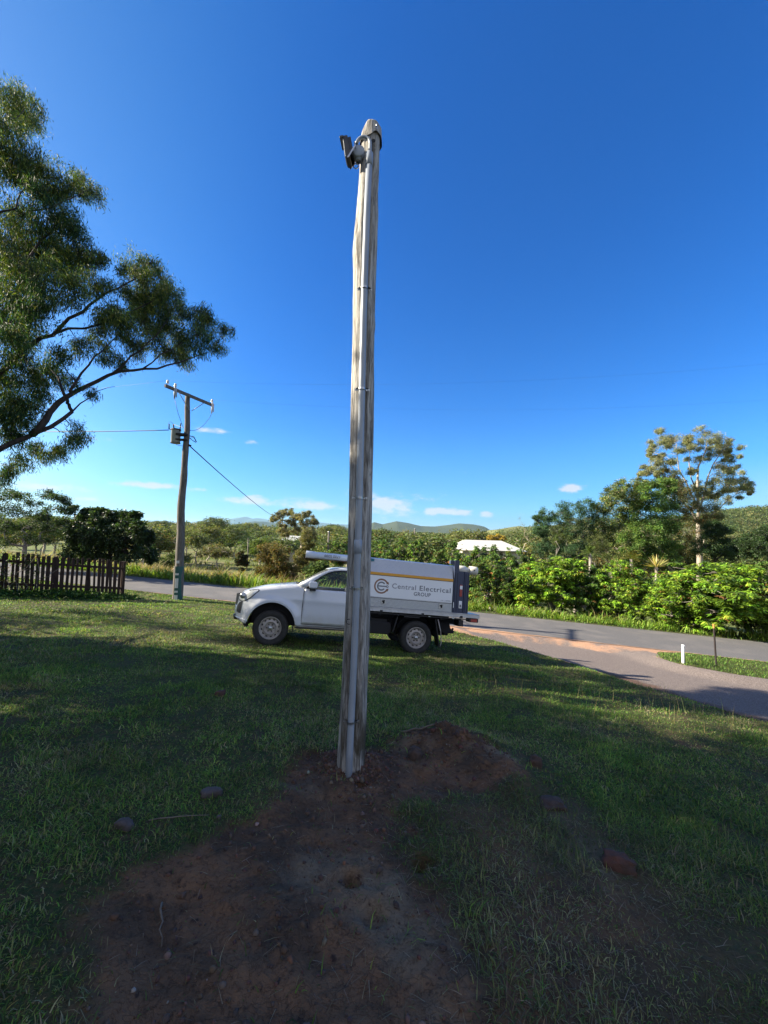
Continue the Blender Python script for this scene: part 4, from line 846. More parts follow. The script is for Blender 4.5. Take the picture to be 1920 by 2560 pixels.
rr = rr+.006*fbm(TH*3/1.0, ZZ*.9, 301, 3)*2
gro = fbm(TH*13+ZZ*.9, ZZ*2.6+5, 303, 5, .6); rr = rr-.0035*sstep(gro, .14, .22)+.003*fbm(TH*26, ZZ*2.5, 305, 3)+.004*fbm(TH*5, ZZ*3, 306, 4)
# long checks: one each side of the conduit
for a0, dep_, wid, s0, s1, wv in ((-1.10, .020, .07, .36, 1.0, .22), (-1.98, .010, .045, .0, .34, .14), (-2.6, .004, .02, .5, .62, .3)):
    a_ = a0+wv*fbm(ZZ*.8, ZZ*0, 310+int(a0*10), 3)*2; da = np.angle(np.exp(1j*(TH-a_))); rr = rr-dep_*np.exp(-(da/wid)**2)*sstep(tt_, s0, s0+.06)*sstep(s1-tt_, -.01, .06)*(.6+.8*np.clip(fbm(ZZ*2.2, ZZ*0+a0, 320, 3)+.5, 0, 1))
for (kz, ka) in ((PH*.965, -.95), (PH*.52, -.6), (PH*.62, -.5), (PH*.44, -.55), (PH*.77, -.55)):
    dd = (ZZ-kz)**2/.018**2+(np.angle(np.exp(1j*(TH-ka)))*.1)**2/.012**2; rr = rr-.012*np.exp(-dd)+.005*np.exp(-dd/5)
rr = rr+.009*np.exp(-((ZZ-PH*.80)/.16)**2)*np.clip(-np.cos(TH), 0, 1)-.008*np.exp(-((ZZ-PH*.93)/.2)**2)*np.clip(-np.cos(TH), 0, 1)+.005*fbm(TH*0+ZZ*2.3, ZZ*1.1, 307, 3)*2
X_ = rr*cx_+.012*np.sin(ZZ*1.1); Y_ = rr*cy_
# chamfered, split head
top = PH-.035-.05*np.clip(.4-cx_, 0, 1.4)*.6-.03*np.clip(np.sin(TH*3+1), 0, 1)
ZT = np.minimum(ZZ, top+0*ZZ); V_ = np.stack([X_, Y_, ZT], -1).reshape(-1, 3)
i = np.arange(n_-1)[:, None]*m_; j = np.arange(m_)[None]; jn = (j+1) % m_; Q = np.stack([i+j, i+jn, i+m_+jn, i+m_+j], -1).reshape(-1, 4)
V_ = np.vstack([V_, [[.0, 0, PH-.01]]]); T_ = np.stack([(n_-1)*m_+np.arange(m_), (n_-1)*m_+(np.arange(m_)+1) % m_, np.full(m_, n_*m_)], 1)
mesh_np('shaft', V_, Q, T_, M_pole, pole, smooth=True)
rc = .0265
def cyl_front(z): return (.0+.003, -(.109-.022*(z/PH)**.8)-rc-.002)
cps = []
for zc_ in np.linspace(-.25, PH-.33, 12): fx, fy = cyl_front(max(zc_, 0)); cps.append((fx+.012*math.sin(zc_*1.1)-.012+.02*(zc_/PH), fy, zc_))
top0 = cps[-1]
arc = [(top0[0]+.004, top0[1], PH-.36), (top0[0]+.004, top0[1], PH-.28)]
for k in range(11):
    a = k/10*math.pi*.95; arc.append((top0[0]-.056+.06*math.cos(a), top0[1]+.02*k/10, PH-.22+.07*math.sin(a)))
MB().tube(cps, rc, 16).build('conduit', M_pvc, pole); MB().tube(arc, .014, 12).build('flexible_conduit', M_pvc, pole)
for cz in (1.78, PH-.36): 
    fx = np.interp(cz, [c[2] for c in cps], [c[0] for c in cps]); fy = np.interp(cz, [c[2] for c in cps], [c[1] for c in cps])
    MB().lathe([(rc, -.055), (rc+.005, -.053), (rc+.005, .053), (rc, .055)], (fx, fy, cz), 'z', 20).build('coupling', M_pvc, pole)
for py in (618, 838, 1075, 1272, 1562):
    cz = PT(905, py*1.1573, -.15)[2]; fx = np.interp(cz, [c[2] for c in cps], [c[0] for c in cps]); fy = np.interp(cz, [c[2] for c in cps], [c[1] for c in cps])
    s = MB(); R_ = rc+.003
    pr = [(-.062, 0.006), (-.034, 0.006)]+[(-math.cos(k/8*math.pi)*R_, -.012-math.sin(k/8*math.pi)*R_*1.0+.0) for k in range(9)]+[(.034, 0.006), (.062, 0.006)]
    out = [(a, b-.003) for a, b in pr[::-1]]
    s.prism([(fx+a, fy+rc*.4+b) for a, b in pr+out], cz-.009, cz+.009, 'z')
    for sx in (-.05, .05): s.lathe([(0, -.006), (.006, -.005), (.007, 0)], (fx+sx, fy+rc*.4+.004, cz), 'y', 8)
    s.build('saddle_clip', M_galv, pole, .0008)
# junction box where the conduit bends over
jb = MB(); jx, jy, jz = top0[0]-.100, top0[1]+.04, PH-.25
jb.lathe([(0, -.035), (.046, -.035), (.052, -.028), (.052, .028), (.046, .036), (0, .036)], (jx+.005, jy, jz-.02), 'y', 24); jb.lathe([(.02, -.09), (.026, -.09), (.026, -.02)], (jx+.005, jy, jz-.0), 'z', 14)
jb.build('junction_box', M_pvc, pole)
# flood light: finned black body on a bracket, glass towards the left and down
fl = empty('flood_light', (jx-.070, jy, jz+.0)); fl.parent = pole; fl.rotation_euler = (0, R(-9), R(-6)); fl.scale = (1.15, .55, .95)
h = MB().box(-.035, .0, -.095, .095, -.10, .10, .006)
for k in range(9): h.box(0, .022, -.082+k*.0205-.0015, -.082+k*.0205+.0015, -.085, .085)
h.box(-.06, -.03, -.10, .10, .085, .105, .004)
h.build('housing', M_black, fl, .002)
MB().box(-.040, -.0352, -.08, .08, -.085, .085).build('lamp_glass', M_ledface, fl)
MB().prism([(-.025, -.11), (-.01, -.11), (.05, -.02), (.05, .02), (.04, .02), (.04, -.015)], -.1, -.094).prism([(-.025, -.11), (-.01, -.11), (.05, -.02), (.05, .02), (.04, .02), (.04, -.015)], .094, .1).box(.04, .046, -.1, .1, -.02, .02).build('bracket', M_galv, fl)
# eye bolt with hook, and a bolt end
hz = PT(890, 418)[2]
MB().tube([(-.06, -.02, hz+.03), (-.095, -.03, hz+.01), (-.105, -.03, hz-.005)], .004, 6).tube([(-.118+.021*math.cos(a), -.03, hz-.02+.021*math.sin(a)) for a in np.linspace(.9, 6.9, 22)], .0045, 6).build('eye_bolt', M_galv, pole)
bz = PT(935, 344)[2]; MB().tube([(.05, -.075, bz), (.055, -.105, bz+.012)], .006, 6).tube([(.045, -.078, bz-.005), (.052, -.09, bz-.004)], .012, 6).build('bolt', M_galv, pole)
hz = PT(875, 1545)[2]; MB().tube([(-.045+.02*math.cos(a), -.128, hz+.02*math.sin(a)) for a in np.linspace(1.2, 5.2, 14)], .003, 6).build('staple', M_dark, pole)

# loose weathered cap on the head of the pole
nz_, nt_ = 12, 60; ca = np.linspace(0, 2*np.pi, nt_, endpoint=False); CV = []
low = PH-.115+.03*np.sin(ca+2.4)+.05*(vnoise(ca*1.7+3, ca*0, 9)-.5)
topz = np.minimum(PH+.03+.012*(vnoise(ca*3, ca*0, 12)-.5), PH+.03-.17*np.clip(-np.cos(ca)-.28, 0, 1))
for k in range(nz_):
    q = k/(nz_-1)
    for a, l, tz_ in zip(ca, low, topz): r_ = (.099-.008*q+.003*math.sin(a*5+1)); CV.append((r_*math.cos(a), r_*math.sin(a), l+(tz_-l)*q))
CV.append((.03, 0, PH+.024)); i = np.arange(nz_-1)[:, None]*nt_; j = np.arange(nt_)[None]; jn = (j+1) % nt_
mesh_np('cap', CV, np.stack([i+j, i+jn, i+nt_+jn, i+nt_+j], -1).reshape(-1, 4), np.stack([(nz_-1)*nt_+np.arange(nt_), (nz_-1)*nt_+(np.arange(nt_)+1) % nt_, np.full(nt_, nz_*nt_)], 1), M_pole, pole)
MB().lathe([(.0, 0), (.018, 0)], (0, 0, 0), 'y', 14).build('knot_hole', M_dark, pole).location = (.030, -.0955, PH-.17)

# ---------------------------------------------------------------- power pole
UB = (-7.72, 14.7, zc(-7.72, 14.7)-.05); up = empty('power_pole', UB, 'leaning-looking timber power pole with crossarm and grey transformer beside the road', 'power pole')
M_insul = simple('porcelain', (.62, .60, .58), .25); M_tank = simple('transformer_grey', (.38, .41, .41), .45, c2=(.3, .33, .33), nscale=4); M_wire = simple('wire', (.05, .055, .06), .5, .6); M_tape = simple('green_marker_strip', (.02, .09, .085), .5); M_label = simple('white_tag', (.62, .64, .64), .5)
UH = 1.6+.345*14.7-UB[2]; mb = MB(); pts = []; rad = []
for k in range(30): z = -.3+(UH+.3)*k/29; pts.append((.02*math.sin(z*1.3)+.012*math.sin(z*3.1), .02*math.cos(z*.9), z)); rad.append(.170-.082*k/29+.004*math.sin(z*7)+.003*math.sin(z*17))
mb.tube(pts, rad, 18).build('shaft', M_upole, up)
ad = Vector((.34, .94, 0)).normalized(); an_ = math.atan2(ad.y, ad.x)
arm = empty('crossarm_mount', (0, -.14, UH-.10)); bpy.data.objects.remove(arm)
def armP(s, dz=0, dn=0): return (ad.x*s+ad.y*dn-.02, ad.y*s-ad.x*dn, UH-.12+dz)
mbx = MB(); vs = [armP(s, dz, dn) for s in (-1.15, 1.15) for dz in (-.055, .055) for dn in (.14, .22)]
mbx.add(vs, [(0, 1, 3, 2), (4, 6, 7, 5), (0, 4, 5, 1), (2, 3, 7, 6), (0, 2, 6, 4), (1, 5, 7, 3)]).build('crossarm', M_upole, up, .006)
for s in (-1, 1): MB().tube([armP(s*.62, -.05, .23), armP(s*.06, -.55, .19)], .014, 6).build('brace', M_galv, up)
for s in (-1.05, -.72, 1.06):
    c = armP(s, .06, .18); MB().tube([c, (c[0], c[1], c[2]+.08)], .01, 6).lathe([(.0, .05), (.045, .06), (.05, .09), (.03, .11), (.045, .125), (.04, .16), (.018, .18), (0, .18)], c, 'z', 14).build('insulator', M_insul, up)
for s in (-.80, 1.0):
    c = armP(s, -.22, .26); MB().tube([(c[0], c[1], c[2]+.3), c, (c[0]-.02, c[1]+.03, c[2]-.14)], [.032, .04, .02], 8).tube([(c[0]+.05, c[1], c[2]+.25), (c[0]+.07, c[1], c[2]-.1)], .018, 8).build('fuse_switch', M_insul if s > 0 else M_tank, up)
tz = at(445, 1092, 14.7)[2]-UB[2]; tx = -.36; tk = MB().lathe([(0, -.27), (.15, -.27), (.165, -.255), (.165, .24), (.175, .25), (.175, .275), (.15, .285), (0, .29)], (tx, -.06, tz), 'z', 28)
tnk = tk.build('transformer', M_tank, up)
MB().lathe([(.178, -.272), (.178, -.25)], (tx, -.06, tz), 'z', 28).lathe([(.182, .235), (.182, .28), (.0, .295)], (tx, -.06, tz), 'z', 28).build('transformer_rim', M_dark, tnk)
MB().tube([(tx-.05, -.1, tz+.27), (tx-.10, -.1, tz+.46)], .026, 8).tube([(tx-.27, -.06, tz+.27), (tx-.28, -.06, tz+.48)], .022, 8).tube([(tx-.27, -.06, tz+.28), (tx-.12, -.06, tz+.22)], .015, 6).tube([(tx+.17, -.1, tz+.2), (tx+.19, -.1, tz+.5)], .022, 8).build('bushing', M_dark, tnk)
MB().box(-.28, .1, -.22, .02, tz+.02, tz+.10).box(-.28, .1, -.22, .02, tz-.16, tz-.11).build('mounting_bracket', M_dark, up)
a = armP(-.80, -.36, .26); MB().tube([a, (a[0]+.10, a[1]+.1, a[2]-.5), (a[0]+.22, a[1]+.3, a[2]-1.0), (tx-.10, -.1, tz+.46)], .008, 5).tube([(tx-.10, -.1, tz+.46), (tx-.2, -.1, tz+.56), (tx-.3, -.08, tz+.5), (tx-.28, -.06, tz+.42)], .006, 5).build('jumper_wire', M_wire, up)
a = armP(1.0, -.36, .26); MB().tube([a]+[(a[0]*(1-q)+.13*q, a[1]*(1-q), a[2]-.95*math.sin(q*math.pi/2)**.8) for q in np.linspace(.1, 1, 10)], .008, 5).build('jumper_wire', M_wire, up)
for z, s in ((UH-1.6, -1), (UH-1.75, 1), (UH-2.05, -1)): MB().tube([(s*.1, 0, z), (s*.3, -.05, z+.02), (s*.34, -.05, z+.06)], .009, 5).build('step_peg', M_galv, up)
MB().tube([(.12, 0, tz+.05), (.3, 0, tz+.02), (.42, 0, tz-.18)], .018, 6).tube([(.12, 0, tz-.02), (.25, .05, tz-.12), (.4, 0, tz-.2)], .014, 6).tube([(.12, 0, tz-.3), (.22, 0, tz-.33)], .03, 6).build('cable_clamp', M_dark, up)
for z0, z1, wd in ((.02, 1.30, .075),): MB().lathe([(.1745, z0), (.1715, z1)], (0, 0, 0), 'z', 18).build('marker_strip', M_tape, up)
def tagm(z0, z1, a0, a1, m, nm):
    vs = [(0.1775*math.cos(a), 0.1775*math.sin(a), z) for z in (z0, z1) for a in np.linspace(a0, a1, 5)]; MB().add(vs, [(k, k+1, k+6, k+5) for k in range(4)]).build(nm, m, up)
for z0, z1 in ((1.42, 1.52), (.98, 1.05), (.50, .86), (.33, .40), (.05, .24)): tagm(z0, z1, R(-100), R(-62), M_label, 'number_plate')
# the marker strip only covers the face towards the lawn: bare timber shows left of it
MB().add([(.1755*math.cos(a), .1755*math.sin(a), z) for z in (0, 1.31) for a in np.linspace(R(-190), R(-108), 7)], [(k, k+1, k+8, k+7) for k in range(6)]).build('timber_face', M_upole, up)
def wire(label, a, b, sag, r=.011, n=24):
    P = [Vector(a).lerp(Vector(b), k/n)-Vector((0, 0, sag*4*(k/n)*(1-k/n))) for k in range(n+1)]
    o = MB().tube([tuple(p) for p in P], r, 5).build('power_line', M_wire); tag(o, label, 'cable'); return o
W = lambda p: (p[0]+UB[0], p[1]+UB[1], p[2]+UB[2])
wire('thick black cable from the transformer to the left behind the gum tree', W((tx-.28, -.06, tz+.24)), at(-260, 1068, 17), .12, .017)
wire('service cable running down to the right from the power pole to the far house', W((.16, 0, tz-.34)), at(706, 1300, 74), .5, .022)
wire('thin wire from the near end of the crossarm over the lawn, upper one', W(armP(-1.05, .22, .18)), at(2200, 880, 12), .5, .0016)
wire('thin wire from the far end of the crossarm to the right, lower one', W(armP(1.06, .22, .18)), at(2200, 975, 15), .6, .0016)
wire('thin wire running left from the near end of the crossarm', W(armP(-1.05, .22, .18)), at(-300, 985, 19), .3, .003)

# ---------------------------------------------------------------- the ute (local axes: x rearwards, y away from the photographer, z up)
Fp = Vector((-2.2324, 7.8795, -.7408)); axu = Vector((.97967537, .18242298, -.08341475)); axn = Vector((-.18306096, .98310156, -.118)); axn = (axn-axu*axn.dot(axu)).normalized(); axw = axu.cross(axn).normalized()
MU = Matrix((axu, axn, axw)).transposed().to_4x4(); MU.translation = Fp
ute = empty('ute', tuple(Fp), 'white single-cab ute with an aluminium toolbox tray parked on the lawn behind the timber pole', 'ute', mat=MU)
m, t = new_mat('white_paint'); p = t.n('ShaderNodeBsdfPrincipled', Roughness=.32, Base_Color=(.58, .61, .655, 1)); p.inputs['Coat Weight'].default_value = .8; p.inputs['Coat Roughness'].default_value = .06
co = t.n('ShaderNodeTexCoord').outputs['Object']; zz_ = t.n('ShaderNodeSeparateXYZ', Vector=co).outputs[2]
t.set(p.inputs['Base Color'], t.mix(t.math('MULTIPLY', t.ramp(zz_, .75, .35), t.ramp(t.noise(5, 5, .6, co), .4, .7, .1, .5)), (.58, .61, .655), (.42, .38, .33))); t.n('ShaderNodeOutputMaterial', Surface=p); M_paint = m
M_tyre = simple('tyre_rubber', (.018, .018, .018), .85, c2=(.03, .028, .026), nscale=20, bump=.3); M_rim = simple('steel_rim', (.40, .37, .34), .5, .3, c2=(.30, .27, .25), nscale=9); M_trim = simple('black_plastic', (.016, .016, .018), .55)
M_lens = simple('lamp_lens', (.55, .58, .6), .12, .2); M_alu = simple('aluminium', (.50, .51, .53), .42, .75, c2=(.42, .43, .45), nscale=5); M_navy = simple('navy_steel', (.030, .042, .085), .45); M_under = simple('underbody', (.010, .010, .012), .8)
M_yel = simple('yellow_stripe', (.72, .34, .03), .45); M_sign = simple('white_sign', (.80, .81, .82), .35); M_grey = simple('grey_lettering', (.16, .17, .19), .5); M_lgrey = simple('soft_grey_lettering', (.24, .24, .27), .5); M_brown = simple('copper_lettering', (.27, .13, .075), .5); M_inner = simple('cab_lining', (.05, .05, .055), .8)
M_red = simple('red_reflector', (.35, .04, .03), .35); M_cream = simple('cream_pipe', (.62, .60, .52), .45); M_seat = simple('seat_cloth', (.035, .035, .04), .9); M_redwood = simple('dark_red_plank', (.12, .03, .022), .7)
m, t = new_mat('window_glass'); gl_ = t.n('ShaderNodeBsdfGlossy', Roughness=.02, Color=(1, 1, 1, 1)); tr_ = t.n('ShaderNodeBsdfTransparent', Color=(.80, .86, .84, 1))
t.n('ShaderNodeOutputMaterial', Surface=t.n('ShaderNodeMixShader', i0=t.math('MULTIPLY', t.n('ShaderNodeFresnel', IOR=1.5).outputs[0], 1.0), i1=tr_, i2=gl_)); M_glass = m
m, t = new_mat('checker_plate'); co = t.n('ShaderNodeTexCoord').outputs['Object']
def dia(rot):
    mp = t.n('ShaderNodeMapping', Vector=co, Rotation=(0, R(rot), 0), Scale=(1, 1, 1)).outputs[0]; s = t.n('ShaderNodeSeparateXYZ', Vector=mp)
    a = t.math('SINE', t.math('MULTIPLY', s.outputs[0], 150)); b = t.math('SINE', t.math('MULTIPLY', s.outputs[2], 75)); return t.math('MULTIPLY', t.ramp(a, .3, .9), t.ramp(b, .0, .7))
hh_ = t.math('ADD', dia(45), dia(-45)); p = t.n('ShaderNodeBsdfPrincipled', Base_Color=t.mix(t.noise(6, 4, .6, co), (.36, .38, .41), (.46, .48, .50)), Metallic=.72, Roughness=t.ramp(t.noise(3, 3, .5, co), .3, .7, .32, .48), Normal=t.n('ShaderNodeBump', Strength=.55, Distance=.004, Height=hh_))
t.n('ShaderNodeOutputMaterial', Surface=p); M_plate = m
UW = 1.84
def lerp(a, tbl): return np.interp(a, [q[0] for q in tbl], [q[1] for q in tbl])
TOPW = [(-.79, .66), (-.77, .84), (-.735, .905), (-.66, .975), (-.55, 1.02), (-.36, 1.075), (-.16, 1.115), (.15, 1.165), (.39, 1.195), (.50, 1.175), (.56, 1.145), (1.9, 1.165)]
BOTW = [(-.79, .50), (-.775, .44), (-.70, .385), (-.60, .352), (-.50, .345), (-.485, .345)]
def wbot(u):
    r = .49; c = (-.03, .32); d = u-c[0]; arch = c[1]+np.sqrt(np.maximum(r*r-d*d, 0)); b = lerp(u, BOTW+[(.46, .36), (2, .385)])
    return np.where(np.abs(d) < r, np.maximum(arch, b), b)
def vside(u, w):
    t_ = np.clip((-.30-u)/.49, 0, 1); v = .30*t_**2.8+.03*t_
    v = v+.05*np.clip((.62-w)/.3, 0, 1)**1.5*(u > .45)+.012*np.sin(np.clip((w-.9)/.25, 0, 1)*1.57)
    top = lerp(u, TOPW); q = np.clip(1-(top-w)/.10, 0, 1); v = v+.055*q**2.2*(u < .55)+.01*q*(u >= .55)
    r = np.hypot(u+.03, w-.32); v = v-.042*np.exp(-((r-.515)/.085)**2)*(1-t_*.4)*(w > .3)+.012
    v = v-.012*np.exp(-((w-.90)/.05)**2)*sstep(u, .1, .5)
    return v
us = np.unique(np.r_[np.linspace(-.79, -.5, 22), np.linspace(-.5, .5, 60), np.linspace(.5, 1.84, 36)]); KS = 20
def side_grid(far=False):
    V = []
    for u in us:
        b, tp = float(wbot(u)), float(lerp(u, TOPW)); ws = b+(tp-b)*np.linspace(0, 1, KS)
        for w_ in ws: v = float(vside(np.array(u), np.array(w_))); V.append((u, UW-v if far else v, w_))
    return np.array(V)
SA, SB = side_grid(), side_grid(True); HU = us[us <= .5]; NV = 15; Hd = []
for u in HU:
    tp = float(lerp(u, TOPW)); v0 = float(vside(np.array(u), np.array(tp)))
    for q in np.linspace(0, 1, NV): v = v0+(UW-2*v0)*q; Hd.append((u, v, tp+.03*math.sin(q*math.pi)**.7+.012*math.exp(-((abs(q-.5)-.28)/.05)**2)*sstep(u, -.6, -.2)))
nb = len(SA); qa = grid_idx(len(us), KS); qh = grid_idx(len(HU), NV)
# front face between the two sides
FW = []; 
for k in range(KS):
    a = SA[k]; b = SB[k]
    for q in np.linspace(0, 1, NV): FW.append((a[0]-.10*math.sin(q*math.pi)**.8, a[1]+(b[1]-a[1])*q, a[2]))
body = mesh_np('body', np.vstack([SA, SB, Hd, FW]), quads=np.vstack([qa, qa[:, ::-1]+nb, qh+2*nb, grid_idx(KS, NV)+2*nb+len(Hd)]), mat=M_paint, parent=ute, smooth=True)
mo = body.modifiers.new('solid', 'SOLIDIFY'); mo.thickness = .012; mo.offset = -1
# arch lip
MB().tube([(-.03+.49*math.cos(a), float(vside(np.array(-.03+.49*math.cos(a)), np.array(.33+.49*math.sin(a))))+.006, .32+.49*math.sin(a)) for a in np.linspace(.12, 3.02, 40)], .009, 6).build('wheel_arch_lip', M_paint, ute)
# roof, pillars
RL = [(.40, 1.195, .06), (.60, 1.325, .10), (.74, 1.41, .125), (.90, 1.50, .15), (1.045, 1.568, .17), (1.17, 1.605, .185), (1.30, 1.625, .19), (1.5, 1.635, .19), (1.70, 1.63, .19), (1.79, 1.60, .18), (1.83, 1.50, .16), (1.84, 1.15, .03)]
IL = [(.585, 1.14, .035), (.66, 1.215, .07), (.775, 1.325, .10), (.90, 1.42, .125), (1.03, 1.50, .145), (1.15, 1.542, .155), (1.29, 1.562, .16), (1.5, 1.568, .16), (1.62, 1.562, .16), (1.66, 1.50, .14), (1.67, 1.35, .09), (1.68, 1.15, .035)]
def pl(P, far): return [(a, UW-v if far else v, b) for a, b, v in P]
fr = MB()
for far in (0, 1):
    o_, i_ = pl(RL, far), pl(IL, far); n = len(o_); mid = [((a[0]+b[0])/2, (a[1]+b[1])/2+(.008 if far else -.008), (a[2]+b[2])/2) for a, b in zip(o_, i_)]
    fr.add(o_+mid+i_, [(k, k+1, n+k+1, n+k) if not far else (k+1, k, n+k, n+k+1) for k in range(n-1)]+[(n+k, n+k+1, 2*n+k+1, 2*n+k) if not far else (n+k+1, n+k, 2*n+k, 2*n+k+1) for k in range(n-1)], True)
o1, o2 = pl(RL, 0), pl(RL, 1); rows = [k for k in range(len(RL)) if k >= 4]; Rv = []
for k in rows:
    for q in np.linspace(0, 1, 11): Rv.append((o1[k][0]-.05*math.sin(q*math.pi)*(1 if k < 7 else -.2), o1[k][1]+(o2[k][1]-o1[k][1])*q, o1[k][2]+(.03*math.sin(q*math.pi)**.8 if k < 10 else 0)))
g4 = grid_idx(len(rows), 11); g4 = g4[:-10*2] if False else g4
fr.add(Rv, [tuple(int(i) for i in f) for f in g4[:(len(rows)-3)*10]], True)
fr.build('cab_frame', M_paint, ute, solid=.012)
ws_ = MB(); Wv = []
for k in range(0, 5):
    for q in np.linspace(0, 1, 11): Wv.append((o1[k][0]+.012-.03*math.sin(q*math.pi), o1[k][1]+.02+(o2[k][1]-o1[k][1]-.04)*q, o1[k][2]+.012+.02*math.sin(q*math.pi)*(k/4)))
ws_.add(Wv, [tuple(int(i) for i in f) for f in grid_idx(5, 11)], True).build('windscreen', M_glass, ute)
MB().tube([(.42, .1, 1.20), (.36, .5, 1.235), (.34, 1.2, 1.24)], .012, 6).tube([(.39, .25, 1.215), (.52, .8, 1.30)], .008, 5).build('wiper', M_trim, ute)
rgv = [(1.835, v, w_) for w_ in (1.2, 1.52) for v in (.25, UW-.25)]; MB().add(rgv, [(0, 1, 3, 2)]).build('rear_window', M_glass, ute)
MB().add([(1.83, v, w_) for w_ in (.4, 1.2) for v in (.04, UW-.04)], [(0, 1, 3, 2)]).add([(1.83, v, w_) for w_ in (1.2, 1.56) for v in (.06, .25)]+[(1.83, UW-v, w_) for w_ in (1.2, 1.56) for v in (.06, .25)]+[(1.83, v, w_) for w_ in (1.5, 1.6) for v in (.2, UW-.2)], [(0, 1, 3, 2), (4, 5, 7, 6), (8, 9, 11, 10)]).build('cab_back', M_paint, ute, solid=.01)
for far in (0, 1):
    sgn = 1 if far else -1; P = pl([(a, b, v+.012) for a, b, v in IL], far); dn = 'door'
    # skin panel of the door, standing a little proud of the body
    du = np.linspace(.567, 1.70, 30); dw = np.linspace(0, 1, 16); Dv = []
    for u in du:
        b = .418-.0*u; tp = 1.132
        for q in dw: w_ = b+(tp-b)*q; v = float(vside(np.array(u), np.array(w_)))-.0075; Dv.append((u, UW-v if far else v, w_))
    dq = grid_idx(30, 16); door = mesh_np('door', Dv, quads=dq[:, ::-1] if far else dq, mat=M_paint, parent=ute, smooth=True)
    mo = door.modifiers.new('solid', 'SOLIDIFY'); mo.thickness = .008; mo.offset = -1
    sm = [];
    for (u, w_) in [(.558, 1.14), (.555, .9), (.560, .6), (.570, .41), (1.0, .408), (1.70, .408), (1.708, .8), (1.708, 1.14)]: v = float(vside(np.array(u), np.array(w_)))-.001; sm.append((u, UW-v if far else v, w_))
    MB().tube(sm, .0055, 5).build('door_seam', M_trim, door)
    n = len(P); MB().add(P, [tuple(range(n))] if far else [tuple(range(n))[::-1]]).build('window', M_glass, door)
    MB().tube([(p_[0], p_[1]+sgn*.012, p_[2]) for p_ in P], .011, 6).tube([(P[0][0], P[0][1]+sgn*.012, P[0][2]), (P[-1][0], P[-1][1]+sgn*.012, P[-1][2])], .011, 6).build('window_seal', M_trim, door)
    hv = float(vside(np.array(1.55), np.array(1.0)))-.03; MB().tube([(1.48, UW-hv if far else hv, 1.03), (1.64, UW-hv if far else hv, 1.035)], .013, 8).build('handle', M_paint, door)
    v0 = -.17 if not far else UW+.17; v1 = .02 if not far else UW-.02
    mi = MB().box(.635, .815, min(v0, v0*.6+v1*.4), max(v0, v0*.6+v1*.4), 1.155, 1.292, .03).build('side_mirror', M_paint, ute, .02)
    MB().box(.66, .79, min(v0*.55+v1*.45, v1), max(v0*.55+v1*.45, v1), 1.10, 1.17).prism([(.60, 1.135), (.80, 1.135), (.72, 1.23), (.62, 1.17)], v1-.006 if not far else v1-.02, v1+.02 if not far else v1+.006).build('mirror_arm', M_trim, mi)
# lamps, grille, bumper
def patch(name, top, bot, mat, off=.008, parent=ute, far=False, n=18, k=5):
    ua = np.linspace(top[0][0], top[-1][0], n); V = []
    for i_, u in enumerate(ua):
        ub = np.interp(i_/(n-1), np.linspace(0, 1, len(bot)), [q[0] for q in bot]); wt = lerp(u, top); wb = np.interp(i_/(n-1), np.linspace(0, 1, len(bot)), [q[1] for q in bot])
        for q in np.linspace(0, 1, k): uu, ww = u+(ub-u)*q, wt+(wb-wt)*q; v = float(vside(np.array(uu), np.array(min(ww, lerp(uu, TOPW)-.004))))-off-.004*math.sin(q*3.14); V.append((uu, UW-v if far else v, ww))
    q_ = grid_idx(n, k); return mesh_np(name, V, quads=q_[:, ::-1] if far else q_, mat=mat, parent=parent, smooth=True)
for far in (False, True):
    hl = patch('headlight', [(-.765, .84), (-.72, .895), (-.65, .955), (-.55, .995), (-.44, 1.02), (-.37, 1.03)], [(-.768, .80), (-.68, .775), (-.60, .80), (-.50, .87), (-.42, .95), (-.36, 1.01)], M_lens, .010, far=far)
    patch('lamp_bezel', [(-.775, .84), (-.73, .905), (-.65, .97), (-.55, 1.01), (-.44, 1.035), (-.35, 1.04)], [(-.778, .785), (-.68, .76), (-.59, .785), (-.49, .855), (-.41, .94), (-.34, 1.005)], M_trim, .0045, hl, far)
    s = 1; vv = .19 if not far else UW-.19
    MB().lathe([(0, 0), (.05, .0), (.062, .02)], (-.66, vv-.095 if not far else vv+.095, .885), 'y', 18).build('reflector', M_galv, hl)
    patch('fog_lamp_grille', [(-.772, .66), (-.735, .735), (-.69, .762), (-.655, .765)], [(-.772, .56), (-.74, .53), (-.70, .528), (-.672, .53)], M_trim, .006, far=far)
MB().tube([(-.80, .55, .40), (-.88, UW/2, .40), (-.80, UW-.55, .40)], .05, 8).build('lower_bumper', M_trim, ute)
gv = []
for w_ in (.62, .88):
    for q in np.linspace(0, 1, 9): gv.append((-.80-.10*math.sin(q*math.pi)**.8-.006, .55+(UW-1.1)*q, w_))
MB().add(gv, [(k, k+1, k+10, k+9) for k in range(8)]).build('grille', M_trim, ute)
lb = [];
for u in np.linspace(-.79, -.50, 8): v = float(vside(np.array(u), np.array(.44)))-.004; lb.append((u, v, .445-.16*(u+.79)))
MB().tube(lb, .012, 6).build('bumper_lip', M_paint, ute)
